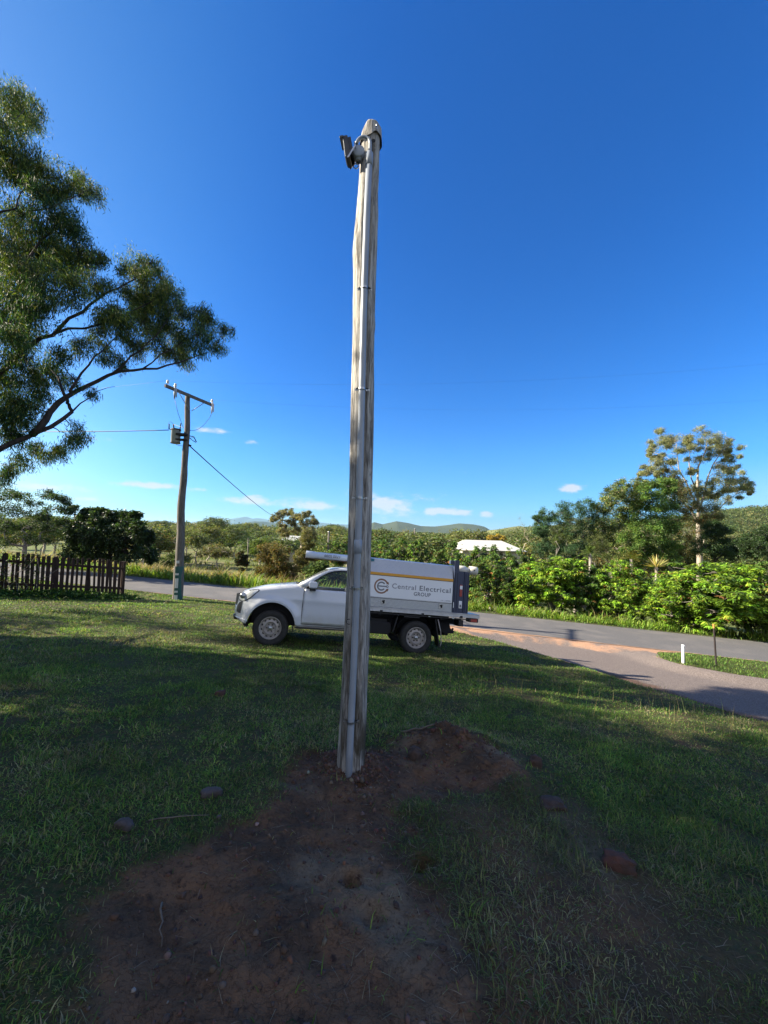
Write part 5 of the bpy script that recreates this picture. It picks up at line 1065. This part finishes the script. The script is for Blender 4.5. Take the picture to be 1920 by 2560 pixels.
# wheels
def wheel(u, w_, v0, far=False):
    s = -1 if not far else 1; c = (u, v0, w_)
    root_t = MB().lathe([(.228, 0), (.25, -.012*1), (.30, -.02), (.335, -.008), (.352, .015), (.357, .05), (.357, .19), (.352, .225), (.335, .25), (.25, .25), (.225, .24)], (u, v0 if not far else v0-.24, w_), 'y', 48)
    w0 = bpy.data.objects.new('wheel', None); C.objects.link(w0); w0.parent = ute; w0.location = c
    def loc(mb): mb.v = [(a-c[0], b-c[1], z-c[2]) for a, b, z in mb.v]; return mb
    for k in range(60):
        a = k/60*6.283; root_t.box(-.006, .006, 0, .001, 0, .001) if False else None
    loc(root_t).build('tyre', M_tyre, w0)
    f = 1 if not far else -1; yy = lambda d: d*f
    rim = MB().lathe([(.228, yy(.01)), (.222, yy(-.004)), (.212, yy(-.004)), (.206, yy(.02)), (.190, yy(.045)), (.182, yy(.05)), (.150, yy(.035)), (.128, yy(.020)), (.118, yy(.020)), (.112, yy(.04)), (.085, yy(.055)), (.05, yy(.05)), (.0, yy(.05))], (0, 0, 0), 'y', 48)
    nf_ = len(rim.f); ho = rim
    for k in range(12):
        a = k/12*6.283+.2; ca, sa = .168*math.cos(a), .168*math.sin(a); q = [(ca+.017*math.cos(b)*math.cos(a)-.021*math.sin(b)*math.sin(a), yy(.0405), sa+.017*math.cos(b)*math.sin(a)+.021*math.sin(b)*math.cos(a)) for b in np.linspace(0, 6.283, 10, endpoint=False)]
        ho.add(q+[(x_, yy(.052), z_) for x_, y_, z_ in q], [tuple(range(10)), tuple(range(10, 20))]+[(j, (j+1) % 10, 10+(j+1) % 10, 10+j) for j in range(10)])
    nu_ = MB()
    for k in range(6): a = k/6*6.283; nu_.lathe([(0, yy(.030)), (.012, yy(.030)), (.012, yy(.055))], (.07*math.cos(a), 0, .07*math.sin(a)), 'y', 8)
    ro = ho.build('rim', M_rim, w0); ro.data.materials.append(M_dark)
    for k in range(nf_, len(ro.data.polygons)): ro.data.polygons[k].material_index = 1
    nu_.build('wheel_nuts', M_dark, w0)
    MB().lathe([(0, yy(.005)), (.03, yy(.006)), (.042, yy(.015)), (.045, yy(.05))], (0, 0, 0), 'y', 20).build('hub_cap', M_galv, w0)
for u, w_ in ((-.035, .285), (3.07, .275)): wheel(u, w_, .055); wheel(u, w_, UW-.055, True)
# underside
MB().box(-.45, .46, .32, UW-.32, .33, .95).box(.46, 1.85, .14, UW-.14, .36, .48).build('underbody', M_under, ute)
MB().box(1.75, 4.25, .50, .60, .58, .70).box(1.75, 4.25, UW-.60, UW-.50, .58, .70).box(2.95, 3.15, .2, UW-.2, .24, .34).lathe([(0, -.14), (.12, -.11), (.12, .11), (0, .14)], (3.05, UW/2, .29), 'y', 14).box(2.55, 3.7, .44, .50, .42, .50).box(2.35, 2.9, .40, .52, .5, .60).build('chassis', M_under, ute)
MB().box(1.98, 2.50, .10, .62, .30, .56, .05).build('water_tank', M_under, ute, .02)
MB().box(2.05, 2.4, .12, .5, .56, .62).tube([(2.0, .1, .66), (2.05, .08, .6)], .02, 6).tube([(2.45, .3, .56), (2.7, .4, .42), (2.72, .5, .3)], .05, 7).build('underbody_fittings', M_dark, ute)
for v in (.0, UW-.32):
    MB().prism([(2.60, .70), (2.62, .70), (2.54, .38), (2.52, .38)], v+.02, v+.30).build('mudflap', M_trim, ute); MB().prism([(3.47, .70), (3.485, .70), (3.60, .16), (3.585, .13)], v+.02, v+.30).build('mudflap', M_trim, ute)
MB().tube([(3.53, .02, .70), (3.60, .0, .45), (3.625, .0, .2), (3.60, 0, .12)], .012, 5).build('mudflap_stay', M_rim, ute)
for va, vb in ((.03, .14), (UW-.14, UW-.03)): MB().prism([(.44, .33), (.50, .355), (1.75, .365), (1.75, .33), (.5, .31)], va, vb).build('side_step', M_trim, ute)
for va, vb in ((.045, .75), (UW-.75, UW-.045)):
    for cu in (-.03, 3.07):
        wl = [(cu+.475*math.cos(a), v, .32+.475*math.sin(a)) for a in np.linspace(-.05, 3.2, 26) for v in (va, vb)]; wl += [(cu+.475*math.cos(a), (va+vb)/2+.2*(1 if va < 1 else -1), .32+.475*math.sin(a)) for a in np.linspace(-.05, 3.2, 26)]
        MB().add(wl, [(2*k, 2*k+1, 2*k+3, 2*k+2) for k in range(25)]+[tuple(52+k for k in range(26))], True).build('wheel_arch_liner', M_under, ute)
MB().box(.52, 1.75, .028, .034, .352, .362).build('step_edge', M_rim, ute)
MB().prism([(-.60, .35), (-.52, .35), (-.50, .27), (-.56, .27)], .15, .35).prism([(.40, .36), (.43, .36), (.42, .22), (.40, .22)], .1, .3).build('splash_guard', M_trim, ute)
# tray
tr0 = MB().box(1.88, 4.50, 0, UW, .80, .872).box(1.88, 4.50, -.012, .0, .782, .812).box(1.88, 4.50, -.008, .0, .855, .868); tray = tr0.build('tray', M_alu, ute, .004)
ex = MB()
for u in (2.02, 2.42, 2.60, 2.76, 3.05, 3.34, 3.62, 3.88): ex.lathe([(0, -.016), (.007, -.015), (.008, -.008)], (u, -.0, .835), 'y', 8)
ex.build('tray_bolts', M_galv, tray)
tb_ = MB()
for u in (2.20, 3.13, 4.03): tb_.box(u, u+.06, -.02, .03, .765, .815)
tb_.box(1.95, 4.3, .02, .05, .735, .755).box(2.75, 3.1, .01, .04, .70, .722); tb_.build('tie_rail', M_trim, tray)
for u in (2.2, 2.9, 3.6): MB().box(u, u+.05, .05, UW-.05, .70, .80).build('cross_member', M_under, tray)
MB().box(3.30, 3.34, .0, .012, .745, .76).box(3.85, 3.90, .0, .015, .74, .77).build('marker_lamp', M_lens, tray)
MB().box(4.26, 4.48, .01, .20, .69, .775, .01).box(4.26, 4.48, UW-.2, UW-.01, .69, .775, .01).build('tail_light_box', M_trim, ute, .004); MB().box(4.482, 4.488, .03, .18, .70, .765).box(4.30, 4.45, .006, .009, .70, .765).build('tail_lamp', M_red, ute)
MB().box(4.03, 4.14, .05, .35, .58, .72).build('number_plate_bracket', M_trim, ute)
MB().box(3.75, 4.0, .6, UW-.6, .30, .68).prism([(3.70, .62), (3.95, .62), (3.98, .50), (4.08, .38), (3.86, .36), (3.74, .44)], .42, 1.4).tube([(4.0, .8, .48), (4.10, .8, .42), (4.22, .8, .36)], [.045, .035, .03], 8).tube([(4.19, .8, .33), (4.19, .8, .43)], .018, 8).lathe([(0, .10), (.02, .095), (.027, .075), (.02, .055), (.012, .05)], (4.19, .8, .36), 'z', 12).tube([(3.8, .5, .38), (3.84, .5, .33), (3.9, .5, .34)], .012, 5).tube([(3.75, .6, .68), (4.0, .55, .62), (3.85, .5, .5)], .02, 6).build('tow_hitch', M_under, ute)
# toolbox body
b1, b2 = 1.90, 3.83
box_ = MB().prism([(.0, .874), (.0, 1.55), (.09, 1.90), (.56, 1.90), (.62, 1.55), (.62, .874)], b1, b2, 'x').build('toolbox', M_plate, ute, .006)
MB().prism([(UW-.62, .874), (UW-.62, 1.50), (UW-.5, 1.62), (UW-.1, 1.62), (UW, 1.50), (UW, .874)], b1, b2, 'x').build('toolbox', M_plate, ute, .006)
MB().box(b1-.035, b1-.004, -.004, .07, .80, 1.93).box(b1-.035, b1-.004, UW-.07, UW+.004, .80, 1.93).box(b1-.035, b1-.004, .0, UW, 1.88, 1.94).box(b1-.035, b1-.004, .0, UW, .874, 1.15).build('headboard', M_paint, ute, .003)
MB().box(b1+.01, b2-.002, -.008, -.001, 1.556, 1.612).build('stripe', M_yel, box_)
sg = MB().box(b1+.02, b2+.0-.01, -.006, -.001, 1.085, 1.545).build('sign_panel', M_sign, box_)
MB().box(b1+.005, b2-.002, -.012, -.001, 1.546, 1.556).box(b1+.002, b2-.002, -.006, -.001, 1.060, 1.068).build('panel_edge', M_trim, box_)
MB().box(b1+.02, b1+.09, .06, .078, 1.84, 1.90).build('sticker', simple('teal_sticker', (.02, .16, .22), .5), box_)
for lu in (2.255, 3.57):
    l = MB().box(lu-.055, lu+.055, -.012, -.001, .94, 1.045, .012).build('latch', M_galv, box_, .003); MB().box(lu-.03, lu+.015, -.016, -.0125, .985, 1.02).box(lu+.005, lu+.03, -.016, -.0125, .96, 1.03).box(lu-.01, lu+.01, -.016, -.0125, .95, .985).build('latch_handle', M_dark, l)
TM = lambda u, w_, sc_=1, y=-.0075: Matrix.Translation((u, y, w_)) @ Matrix.Rotation(R(90), 4, 'X')
sh = Matrix.Scale(1, 4)
def ftext(body, u0, u1, zb, cap, mat, bold, par=None):
    o = text_obj('lettering', body, 1., mat, par or sg, Matrix(), bold, 1.12, 'LEFT'); co_ = np.array([v.co[:] for v in o.data.vertices]); x0, x1 = co_[:, 0].min(), co_[:, 0].max(); y0 = co_[:, 1].min(); y1 = co_[:, 1].max()
    sx = (u1-u0)/(x1-x0); sy = cap/(y1-y0)
    for v in o.data.vertices: v.co = ((v.co.x-x0)*sx, (v.co.y-y0)*sy, v.co.z*.6)
    o.matrix_local = TM(u0, zb); return o
ftext('Central', 2.425, 2.965, 1.292, .108, M_lgrey, .010); ftext('Electrical', 3.05, 3.775, 1.292, .108, M_grey, .012)
ftext('GROUP', 2.925, 3.315, 1.172, .082, M_grey, .022); ftext('LIC. # 80800', 3.56, 3.79, 1.105, .026, M_grey, .01)
def ring(mb, cx, cz, r0_, r1_, a0, a1, y=-.0075, n=40):
    vs = [(cx+r*math.cos(a), y, cz+r*math.sin(a)) for a in np.linspace(a0, a1, n) for r in (r0_, r1_)]; mb.add(vs, [(2*k, 2*k+1, 2*k+3, 2*k+2) for k in range(n-1)])
cx, cz = 2.185, 1.318; lg = MB(); ring(lg, cx, cz, .128, .162, R(32), R(328)); 
lg.add([(cx+.105, -.0075, cz+.055), (cx+.165, -.0075, cz+.042), (cx+.150, -.0075, cz+.10), (cx+.12, -.0075, cz+.10)], [(0, 1, 2, 3)]).add([(cx+.105, -.0075, cz-.055), (cx+.165, -.0075, cz-.042), (cx+.150, -.0075, cz-.10), (cx+.12, -.0075, cz-.10)], [(0, 1, 2, 3)]); lg.build('emblem', M_brown, sg)
lg = MB(); ring(lg, cx, cz, .068, .098, R(38), R(322)); lg.add([(cx-.085, -.0078, cz-.013), (cx+.11, -.0078, cz-.013), (cx+.11, -.0078, cz+.013), (cx-.085, -.0078, cz+.013)], [(0, 1, 2, 3)]); ring(lg, cx+.132, cz, .012, .027, 0, 6.283, -.0078, 18); lg.build('emblem_inner', M_grey, sg)
# rear ladder rack of navy steel
rk = MB().box(3.845, 3.96, .0, .10, .874, 2.04).box(3.96, 4.10, .02, .09, .874, 1.80).box(4.10, 4.215, .0, .10, .874, 1.80).box(3.845, 3.96, UW-.1, UW, .874, 2.04).box(4.10, 4.2, UW-.1, UW, .874, 1.8).box(3.86, 3.95, .1, UW-.1, 1.62, 1.70).box(3.75, 3.86, .02, .12, 1.95, 2.03); rack = rk.build('rear_rack', M_navy, ute, .004)
for u in (3.875, 3.93, 4.13, 4.185): MB().box(u-.004, u+.004, -.004, -.0005, .90, 1.76).build('rib', M_dark, rack)
MB().box(4.0, 4.06, .008, .018, 1.24, 1.50).build('reflector', M_red, rack); [MB().box(*b_).build('white_label', M_sign, rack) for b_ in ((4.0, 4.06, .002, .007, 1.40, 1.48), (3.995, 4.065, .006, .018, .98, 1.14), (3.855, 3.87, -.006, -.001, .98, 1.10))]; MB().box(4.01, 4.05, .001, .0055, 1.0, 1.06).build('label_print', M_grey, rack)
fr2 = MB().box(1.80, 1.865, .1, .16, 1.15, 1.74).box(1.80, 1.865, UW-.16, UW-.1, 1.15, 1.74).box(1.80, 1.865, .02, UW-.02, 1.73, 1.779).build('front_rack', M_alu, ute, .004)
MB().box(3.86, 3.95, .02, .9, 1.73, 1.779).build('rack_rest', M_navy, rack)
MB().box(.60, 1.80, .085, .10, .50, 1.10).build('door_trim', M_inner, ute); MB().box(.60, 1.80, UW-.10, UW-.085, .50, 1.10).build('door_trim', M_inner, ute)
# dash, wheel, seats
MB().box(.42, .72, .10, UW-.10, .80, 1.13, .04).build('dashboard', M_inner, ute); MB().tube([(.86+.055*math.sin(a)*.6, UW-.5+.18*math.cos(a), 1.10+.17*math.sin(a)) for a in np.linspace(0, 6.4, 28)], .014, 6).tube([(.68, UW-.5, 1.0), (.86, UW-.5, 1.10)], .02, 6).build('steering_wheel', M_inner, ute)
for v in (.22, UW-.72): MB().box(1.10, 1.58, v, v+.5, .72, .86, .04).prism([(1.46, .84), (1.60, .84), (1.72, 1.36), (1.64, 1.38)], v+.03, v+.47).box(1.66, 1.76, v+.14, v+.36, 1.36, 1.50, .03).build('seat', M_seat, ute, .02)
MB().box(.5, 1.82, .10, UW-.1, .48, .52).build('cab_floor', M_inner, ute)
# plastic storage tube and planks carried on the racks: things of their own
def UP(u, v, w_): return tuple(MU @ Vector((u, v, w_)))
TV = .34; tube = empty('storage_tube', UP(1.84, TV, 1.86), 'white plastic pipe carried on the roof rack of the ute, marked with a phone number', 'pipe', mat=MU @ Matrix.Translation((1.84, TV, 1.862)))
tw = lambda a, b, r_: [(r_, a), (r_, b)]
MB().lathe([(0, -1.345), (.078, -1.345), (.080, -1.34), (.080, -1.16), (.073, -1.155), (.073, 2.42), (0, 2.42)], (0, 0, 0), 'x', 28).build('pipe', M_wpvc if False else simple('pale_pipe', (.60, .66, .72), .4, c2=(.55, .60, .66), nscale=3), tube)
MB().lathe([(.082, 2.18), (.090, 2.19), (.090, 2.40), (.082, 2.41)], (0, 0, 0), 'x', 28).lathe([(.086, 2.50), (.098, 2.51), (.098, 2.66), (.09, 2.70), (0, 2.70)], (0, 0, 0), 'x', 28).lathe([(.06, 2.4), (.06, 2.55)], (0, 0, 0), 'x', 16).build('end_cap', M_cream, tube)
MB().box(2.58, 2.61, -.104, -.09, -.01, .02).tube([(2.70, -.02, -.02), (2.76, -.03, -.05), (2.74, -.03, -.08)], .008, 5).build('cap_latch', M_dark, tube)
MB().lathe([(.0765, -.42), (.0765, -.37)], (0, 0, 0), 'x', 24).build('strap', simple('pale_strap', (.40, .52, .56), .6), tube)
def ttext(body, u, size): return text_obj('pipe_lettering', body, size, M_grey, tube, Matrix.Translation((u, -.0755, .004)) @ Matrix.Rotation(R(180), 4, 'Y') @ Matrix.Rotation(R(90), 4, 'X'), .002, 1.12)
ttext('1722 5300', -.76, .075); ttext('10.', -.27, .08); ttext('/', -1.25, .05)
pk = empty('plank', UP(1.84, .37, 1.772), 'dark red plank lying on the rack underneath the plastic pipe', 'plank', mat=MU @ Matrix.Translation((1.84, TV+.03, 1.772)))
MB().box(-1.42, 1.9, -.07, .07, -.022+.03, .008+.0).build('board', M_redwood, pk)

# ---------------------------------------------------------------- fence
g = np.random.default_rng(400)
A0 = np.array([-13.6, 10.0]); A1 = np.array([-9.28, 13.96]); FL = np.linalg.norm(A1-A0); fd = (A1-A0)/FL
fb = (A0[0], A0[1], zc(*A0)); fence = empty('picket_fence', fb, 'dark weathered timber picket fence overgrown with weeds at the left', 'fence')
ang = math.atan2(fd[1], fd[0])
def fbox(s, wd, z0, z1, dn, th, name, lean=0.):
    c = A0+fd*s; nrm = np.array([-fd[1], fd[0]]); vs = []
    for ss in (-wd/2, wd/2):
        for nn in (dn, dn+th):
            for z in (z0, z1):
                p = c+fd*(ss+lean*(z-z0))+nrm*nn; vs.append((p[0]-fb[0], p[1]-fb[1], z-fb[2]))
    return MB().add(vs, [(0, 1, 3, 2), (4, 6, 7, 5), (0, 4, 5, 1), (2, 3, 7, 6), (0, 2, 6, 4), (1, 5, 7, 3)]).build(name, M_fence, fence)
def fz(s): p = A0+fd*s; return zc(*p)
k = 0; s = .05
while s < FL-.02:
    z = fz(s); fbox(s, .085+.012*g.normal(), z-.10+.03*g.random(), z+1.27+.03*g.normal(), -.035, .02, 'picket', .02*g.normal()); s += .120+.010*g.normal(); k += 1
for s in (.0, 2.0, 3.95, FL-.03): z = fz(s); fbox(s, .12, z-.2, z+1.27, .0+.03, .1, 'post')
def rail(h):
    nrm = np.array([-fd[1], fd[0]]); mb = MB()
    n = 8; prev = None; vs = []
    for i_ in range(n+1):
        s = FL*i_/n; z = fz(s)+h; p = A0+fd*s
        for nn, zz_ in ((-.013, -.04), (.028, -.04), (.028, .04), (-.013, .04)): q = p+nrm*nn; vs.append((q[0]-fb[0], q[1]-fb[1], z+zz_-fb[2]))
    fs = [(i_*4+a, i_*4+(a+1) % 4, i_*4+4+(a+1) % 4, i_*4+4+a) for i_ in range(n) for a in range(4)]+[(0, 1, 2, 3), (n*4, n*4+3, n*4+2, n*4+1)]
    mb.add(vs, fs).build('rail', M_fence, fence)
rail(.32); rail(1.02)
# vine and dead shrub tangled in the fence
root = empty('vine', tuple([A0[0]+fd[0]*1.0, A0[1]+fd[1]*1.0, fz(1.0)]), 'leggy dead shrub tangled in the left half of the picket fence', 'shrub'); mb = MB()
rb_ = np.array(root.location)
for k in range(46):
    s = .2+3.3*g.random(); p = np.append(A0+fd*s+np.array([.12, -.12])*(.5+g.random()), fz(s)); q = p+np.array([.5*g.normal(), .2*g.normal(), .5+.9*g.random()]); limb(mb, p-rb_, q-rb_, .012, .004, g, .25, 6, 4)
mb.build('trunk', M_barkgrey, root); n = 2600; s = .1+3.6*g.random(n); pp_ = A0+fd*s[:, None]+.16*g.normal(size=(n, 2))-np.array([-.1, .1])
cen = np.stack([pp_[:, 0], pp_[:, 1], zbase(pp_[:, 0], pp_[:, 1])+1.35*g.random(n)], 1)-rb_
v, q, c = leaves(cen, rdir(n, g)-np.array([0, 0, .5]), rdir(n, g), .05+.05*g.random(n), .03, pal(n, g, [(.03, .06, .02), (.05, .09, .03), (.10, .08, .04)])); mesh_np('crown', v, quads=q, mat=M_leaf, parent=root, attrs={'Col': c})
# ---------------------------------------------------------------- stakes
M_wpvc = simple('white_pvc', (.78, .78, .76), .4); M_rust = simple('dark_steel', (.012, .009, .011), .7, c2=(.022, .013, .012), nscale=12); M_rusttop = simple('rusty_orange', (.50, .22, .06), .8)
r_ = ray(1708, 1666); Yd = 10.45; x, y = r_[0]*Yd, Yd; z = gz1(x, y); zt = at(1708, 1613, Yd)[2]
st = empty('white_stake', (x, y, z), 'short white plastic stake in the grass strip between road and driveway', 'stake')
MB().lathe([(0, zt-z), (.03, zt-z), (.034, zt-z-.01), (.034, -.1)], (0, 0, 0), 'z', 16).build('tube', M_wpvc, st); MB().lathe([(0, zt-z+.012), (.036, zt-z+.008), (.038, zt-z-.05), (.0345, zt-z-.052)], (.004, 0, 0), 'z', 16).build('cap', M_wpvc, st)
Yd = 10.5; x = ray(1792, 1672)[0]*Yd; z = gz1(x, Yd); tp_ = at(1784, 1560, Yd)-np.array([x, Yd, z])
st = empty('steel_stake', (x, Yd, z), 'dark leaning steel star stake with a rusty orange top', 'stake')
def star(a, b, m, name):
    mb = MB()
    for an in (0, 2.09, 4.19):
        o_ = (math.cos(an)*.022, math.sin(an)*.022); w_ = (-math.sin(an)*.005, math.cos(an)*.005)
        vs = [(p[0]+q[0], p[1]+q[1], p[2]) for p in (a, b) for q in ((w_[0], w_[1]), (-w_[0], -w_[1]), (o_[0]-w_[0], o_[1]-w_[1]), (o_[0]+w_[0], o_[1]+w_[1]))]
        mb.add(vs, [(0, 1, 2, 3), (4, 7, 6, 5), (0, 4, 5, 1), (1, 5, 6, 2), (2, 6, 7, 3), (3, 7, 4, 0)])
    mb.build(name, m, st)
tm = tuple(tp_*.90); star((0, 0, -.2), tm, M_rust, 'post'); star(tm, tuple(tp_), M_rusttop, 'painted_top')
# far poles
for px, y0, Yd, r, lab in ((822, 1330, 29, .085, 'bare timber post standing beyond the road behind the ute cab'), (1037, 1322, 75, .16, 'distant pale timber power pole above the middle of the toolbox')):
    p = at(px, y0, Yd); z = gz1(p[0], Yd); o = empty('timber_post', (p[0], Yd, z), lab, 'pole'); MB().tube([(0, 0, -.3), (0, 0, (p[2]-z)*.5), (0, 0, p[2]-z)], [r, r*.9, r*.8], 10).build('shaft', M_upole, o)
    MB().lathe([(r*.84, 0), (r*.86, .03), (0, .05)], (0, 0, p[2]-z), 'z', 10).build('cap', M_galv, o)
# ---------------------------------------------------------------- buildings
M_roofw = simple('white_roof_sheet', (.50, .49, .46), .5, c2=(.44, .43, .40), nscale=.5); M_wall = simple('cream_wall', (.45, .42, .36), .8); M_roofg = simple('grey_roof_sheet', (.42, .43, .42), .5); M_win = simple('dark_window', (.02, .025, .03), .1)
def hip(name, label, px0, px1, ytop, yeave, Yd, rm, wallh=2.6, dp_=7):
    a = at(px0, yeave, Yd); b = at(px1, yeave, Yd); tz_ = at((px0+px1)/2, ytop, Yd)[2]; L = b[0]-a[0]; cx = (a[0]+b[0])/2; ez = min(a[2], b[2]); base = ez-wallh
    o = empty(name, (cx, Yd+dp_/2, base), label, 'building'); h = tz_-base; hl = L/2
    MB().box(-hl+.4, hl-.4, -dp_/2+.4, dp_/2-.4, -1.5, wallh-.02).build('wall', M_wall, o)
    r = MB(); vs = [(-hl, -dp_/2, wallh), (hl, -dp_/2, wallh), (hl, dp_/2, wallh), (-hl, dp_/2, wallh), (-hl+dp_*.16, 0, h), (hl-dp_*.22, 0, h)]
    r.add(vs, [(0, 1, 5, 4), (1, 2, 5), (2, 3, 4, 5), (3, 0, 4), (3, 2, 1, 0)]).build('roof', rm, o)
    for k in (-.5, 0, .5): 
        w_ = MB().box(hl*k-.7, hl*k+.7, -dp_/2+.37, -dp_/2+.41, .9, 2.0).build('window', M_win, o)
    MB().tube([(-hl, -dp_/2-.05, wallh-.03), (hl, -dp_/2-.05, wallh-.03)], .06, 6).build('gutter', rm, o)
hip('shed', 'low building with a long white roof among the mango trees', 1150, 1318, 1353, 1374, 50, M_roofw, dp_=9)
hip('house', 'small grey-roofed house half hidden behind the pale gum', 698, 760, 1340, 1351, 74, M_roofg, dp_=6)
# ---------------------------------------------------------------- stones and clods
M_stone = [simple('grey_stone', (.085, .066, .06), .85, c2=(.05, .04, .036), nscale=14, bump=.6), simple('red_clod', (.095, .038, .024), .95, c2=(.05, .028, .02), nscale=12, bump=.8), simple('brown_clod', (.065, .04, .03), .95, c2=(.04, .027, .02), nscale=16, bump=.8)]
def stone(x, y, sx, sy, sz, rot, mk_, label, name='stone', seed=0, sink=.3):
    nu, nv = 20, 12; u = np.linspace(0, 2*np.pi, nu, endpoint=False); v = np.linspace(0, np.pi, nv); U, V2 = np.meshgrid(u, v)
    X3, Y3, Z3 = np.cos(U)*np.sin(V2), np.sin(U)*np.sin(V2), np.cos(V2)
    k = 1+.8*fbm(X3*1.6+7+seed, Y3*1.6+Z3*1.9, 500+seed, 3)+.12*fbm(X3*5+seed, Y3*5+Z3*4, 510+seed, 3)
    sq = lambda a: np.sign(a)*np.abs(a)**.6
    P = np.stack([sq(X3)*k*sx, sq(Y3)*k*sy, sq(Z3)*k*sz], -1).reshape(-1, 3); i = np.arange(nv-1)[:, None]*nu; j = np.arange(nu)[None]; jn = (j+1) % nu
    o = mesh_np(name, P, quads=np.stack([i+j, i+jn, i+nu+jn, i+nu+j], -1).reshape(-1, 4), mat=M_stone[mk_]); o.location = (x, y, gz1(x, y)+sz*(.55-sink)); o.rotation_euler = (0, 0, rot)
    return tag(o, label, 'stone' if name == 'stone' else 'soil clod')
stone(-1.09, 2.65, .065, .04, .032, .4, 0, 'flat angular grey stone on the grass left of the bare earth', seed=1)
stone(-1.42, 2.26, .05, .03, .03, -.2, 0, 'squared grey stone lying in the grass at the left', seed=2)
stone(1.42, 2.32, .085, .055, .045, -.3, 1, 'large reddish brown clod of clay in the grass at the right', 'dirt_clod', 3)
stone(1.28, 2.88, .09, .065, .03, .2, 2, 'flat brown clod just right of the bare earth', 'dirt_clod', 4)
stone(1.39, 3.47, .05, .045, .06, .2, 2, 'upright brown clod at the right end of the soil mound', 'dirt_clod', 5)
stone(-1.85, 4.58, .06, .05, .045, 0, 1, 'reddish clod in the shaded lawn left of the pole', 'dirt_clod', 6)
stone(.33, 3.45, .06, .05, .05, .7, 2, 'round brown clod at the foot of the soil mound beside the pole', 'dirt_clod', 7)
stone(-.95, 2.42, .014, .012, .012, 0, 0, 'small pale pebble at the upper left edge of the bare earth', seed=8)
stone(-.22, 1.42, .012, .01, .01, 0, 0, 'pale pebble near the bottom of the bare earth', seed=9)
stone(.30, 1.72, .018, .012, .012, .5, 2, 'small brown pebble on the right side of the bare earth', seed=10)
M_stick = simple('dry_stick', (.17, .13, .09), .85, c2=(.1, .075, .05), nscale=30)
for k, (x0, y0, x1, y1, r, lab) in enumerate([(-.98, 1.86, -.88, 1.70, .005, 'pale dry twig lying on the dark soil at the left'), (.22, 3.86, .62, 3.82, .012, 'pale dry stick lying across the back of the soil mound'), (-1.32, 2.32, -1.02, 2.42, .004, 'thin pale root at the left edge of the bare earth')]):
    n = 7; P = []
    for i_ in range(n): q = i_/(n-1); x = x0+(x1-x0)*q+.005*g.normal(); y = y0+(y1-y0)*q+.005*g.normal(); P.append((x, y, gz1(x, y)+r+.006+.012*math.sin(q*3)))
    tag(MB().tube(P, [r*(1-.5*i_/(n-1)) for i_ in range(n)], 6).build('stick', M_stick), lab, 'stick')

# ---------------------------------------------------------------- haze over the far plain
m, t = new_mat('haze_air'); v = t.n('ShaderNodeVolumePrincipled', Density=4.5e-5, Anisotropy=.2); v.inputs['Color'].default_value = (.42, .70, 1, 1)
o_ = t.n('ShaderNodeOutputMaterial'); t.t.links.new(v.outputs[0], o_.inputs['Volume'])
hz_ = MB().box(-24000, 24000, -150, 31000, -90, 400).build('haze', m); tag(hz_, kind='stuff')
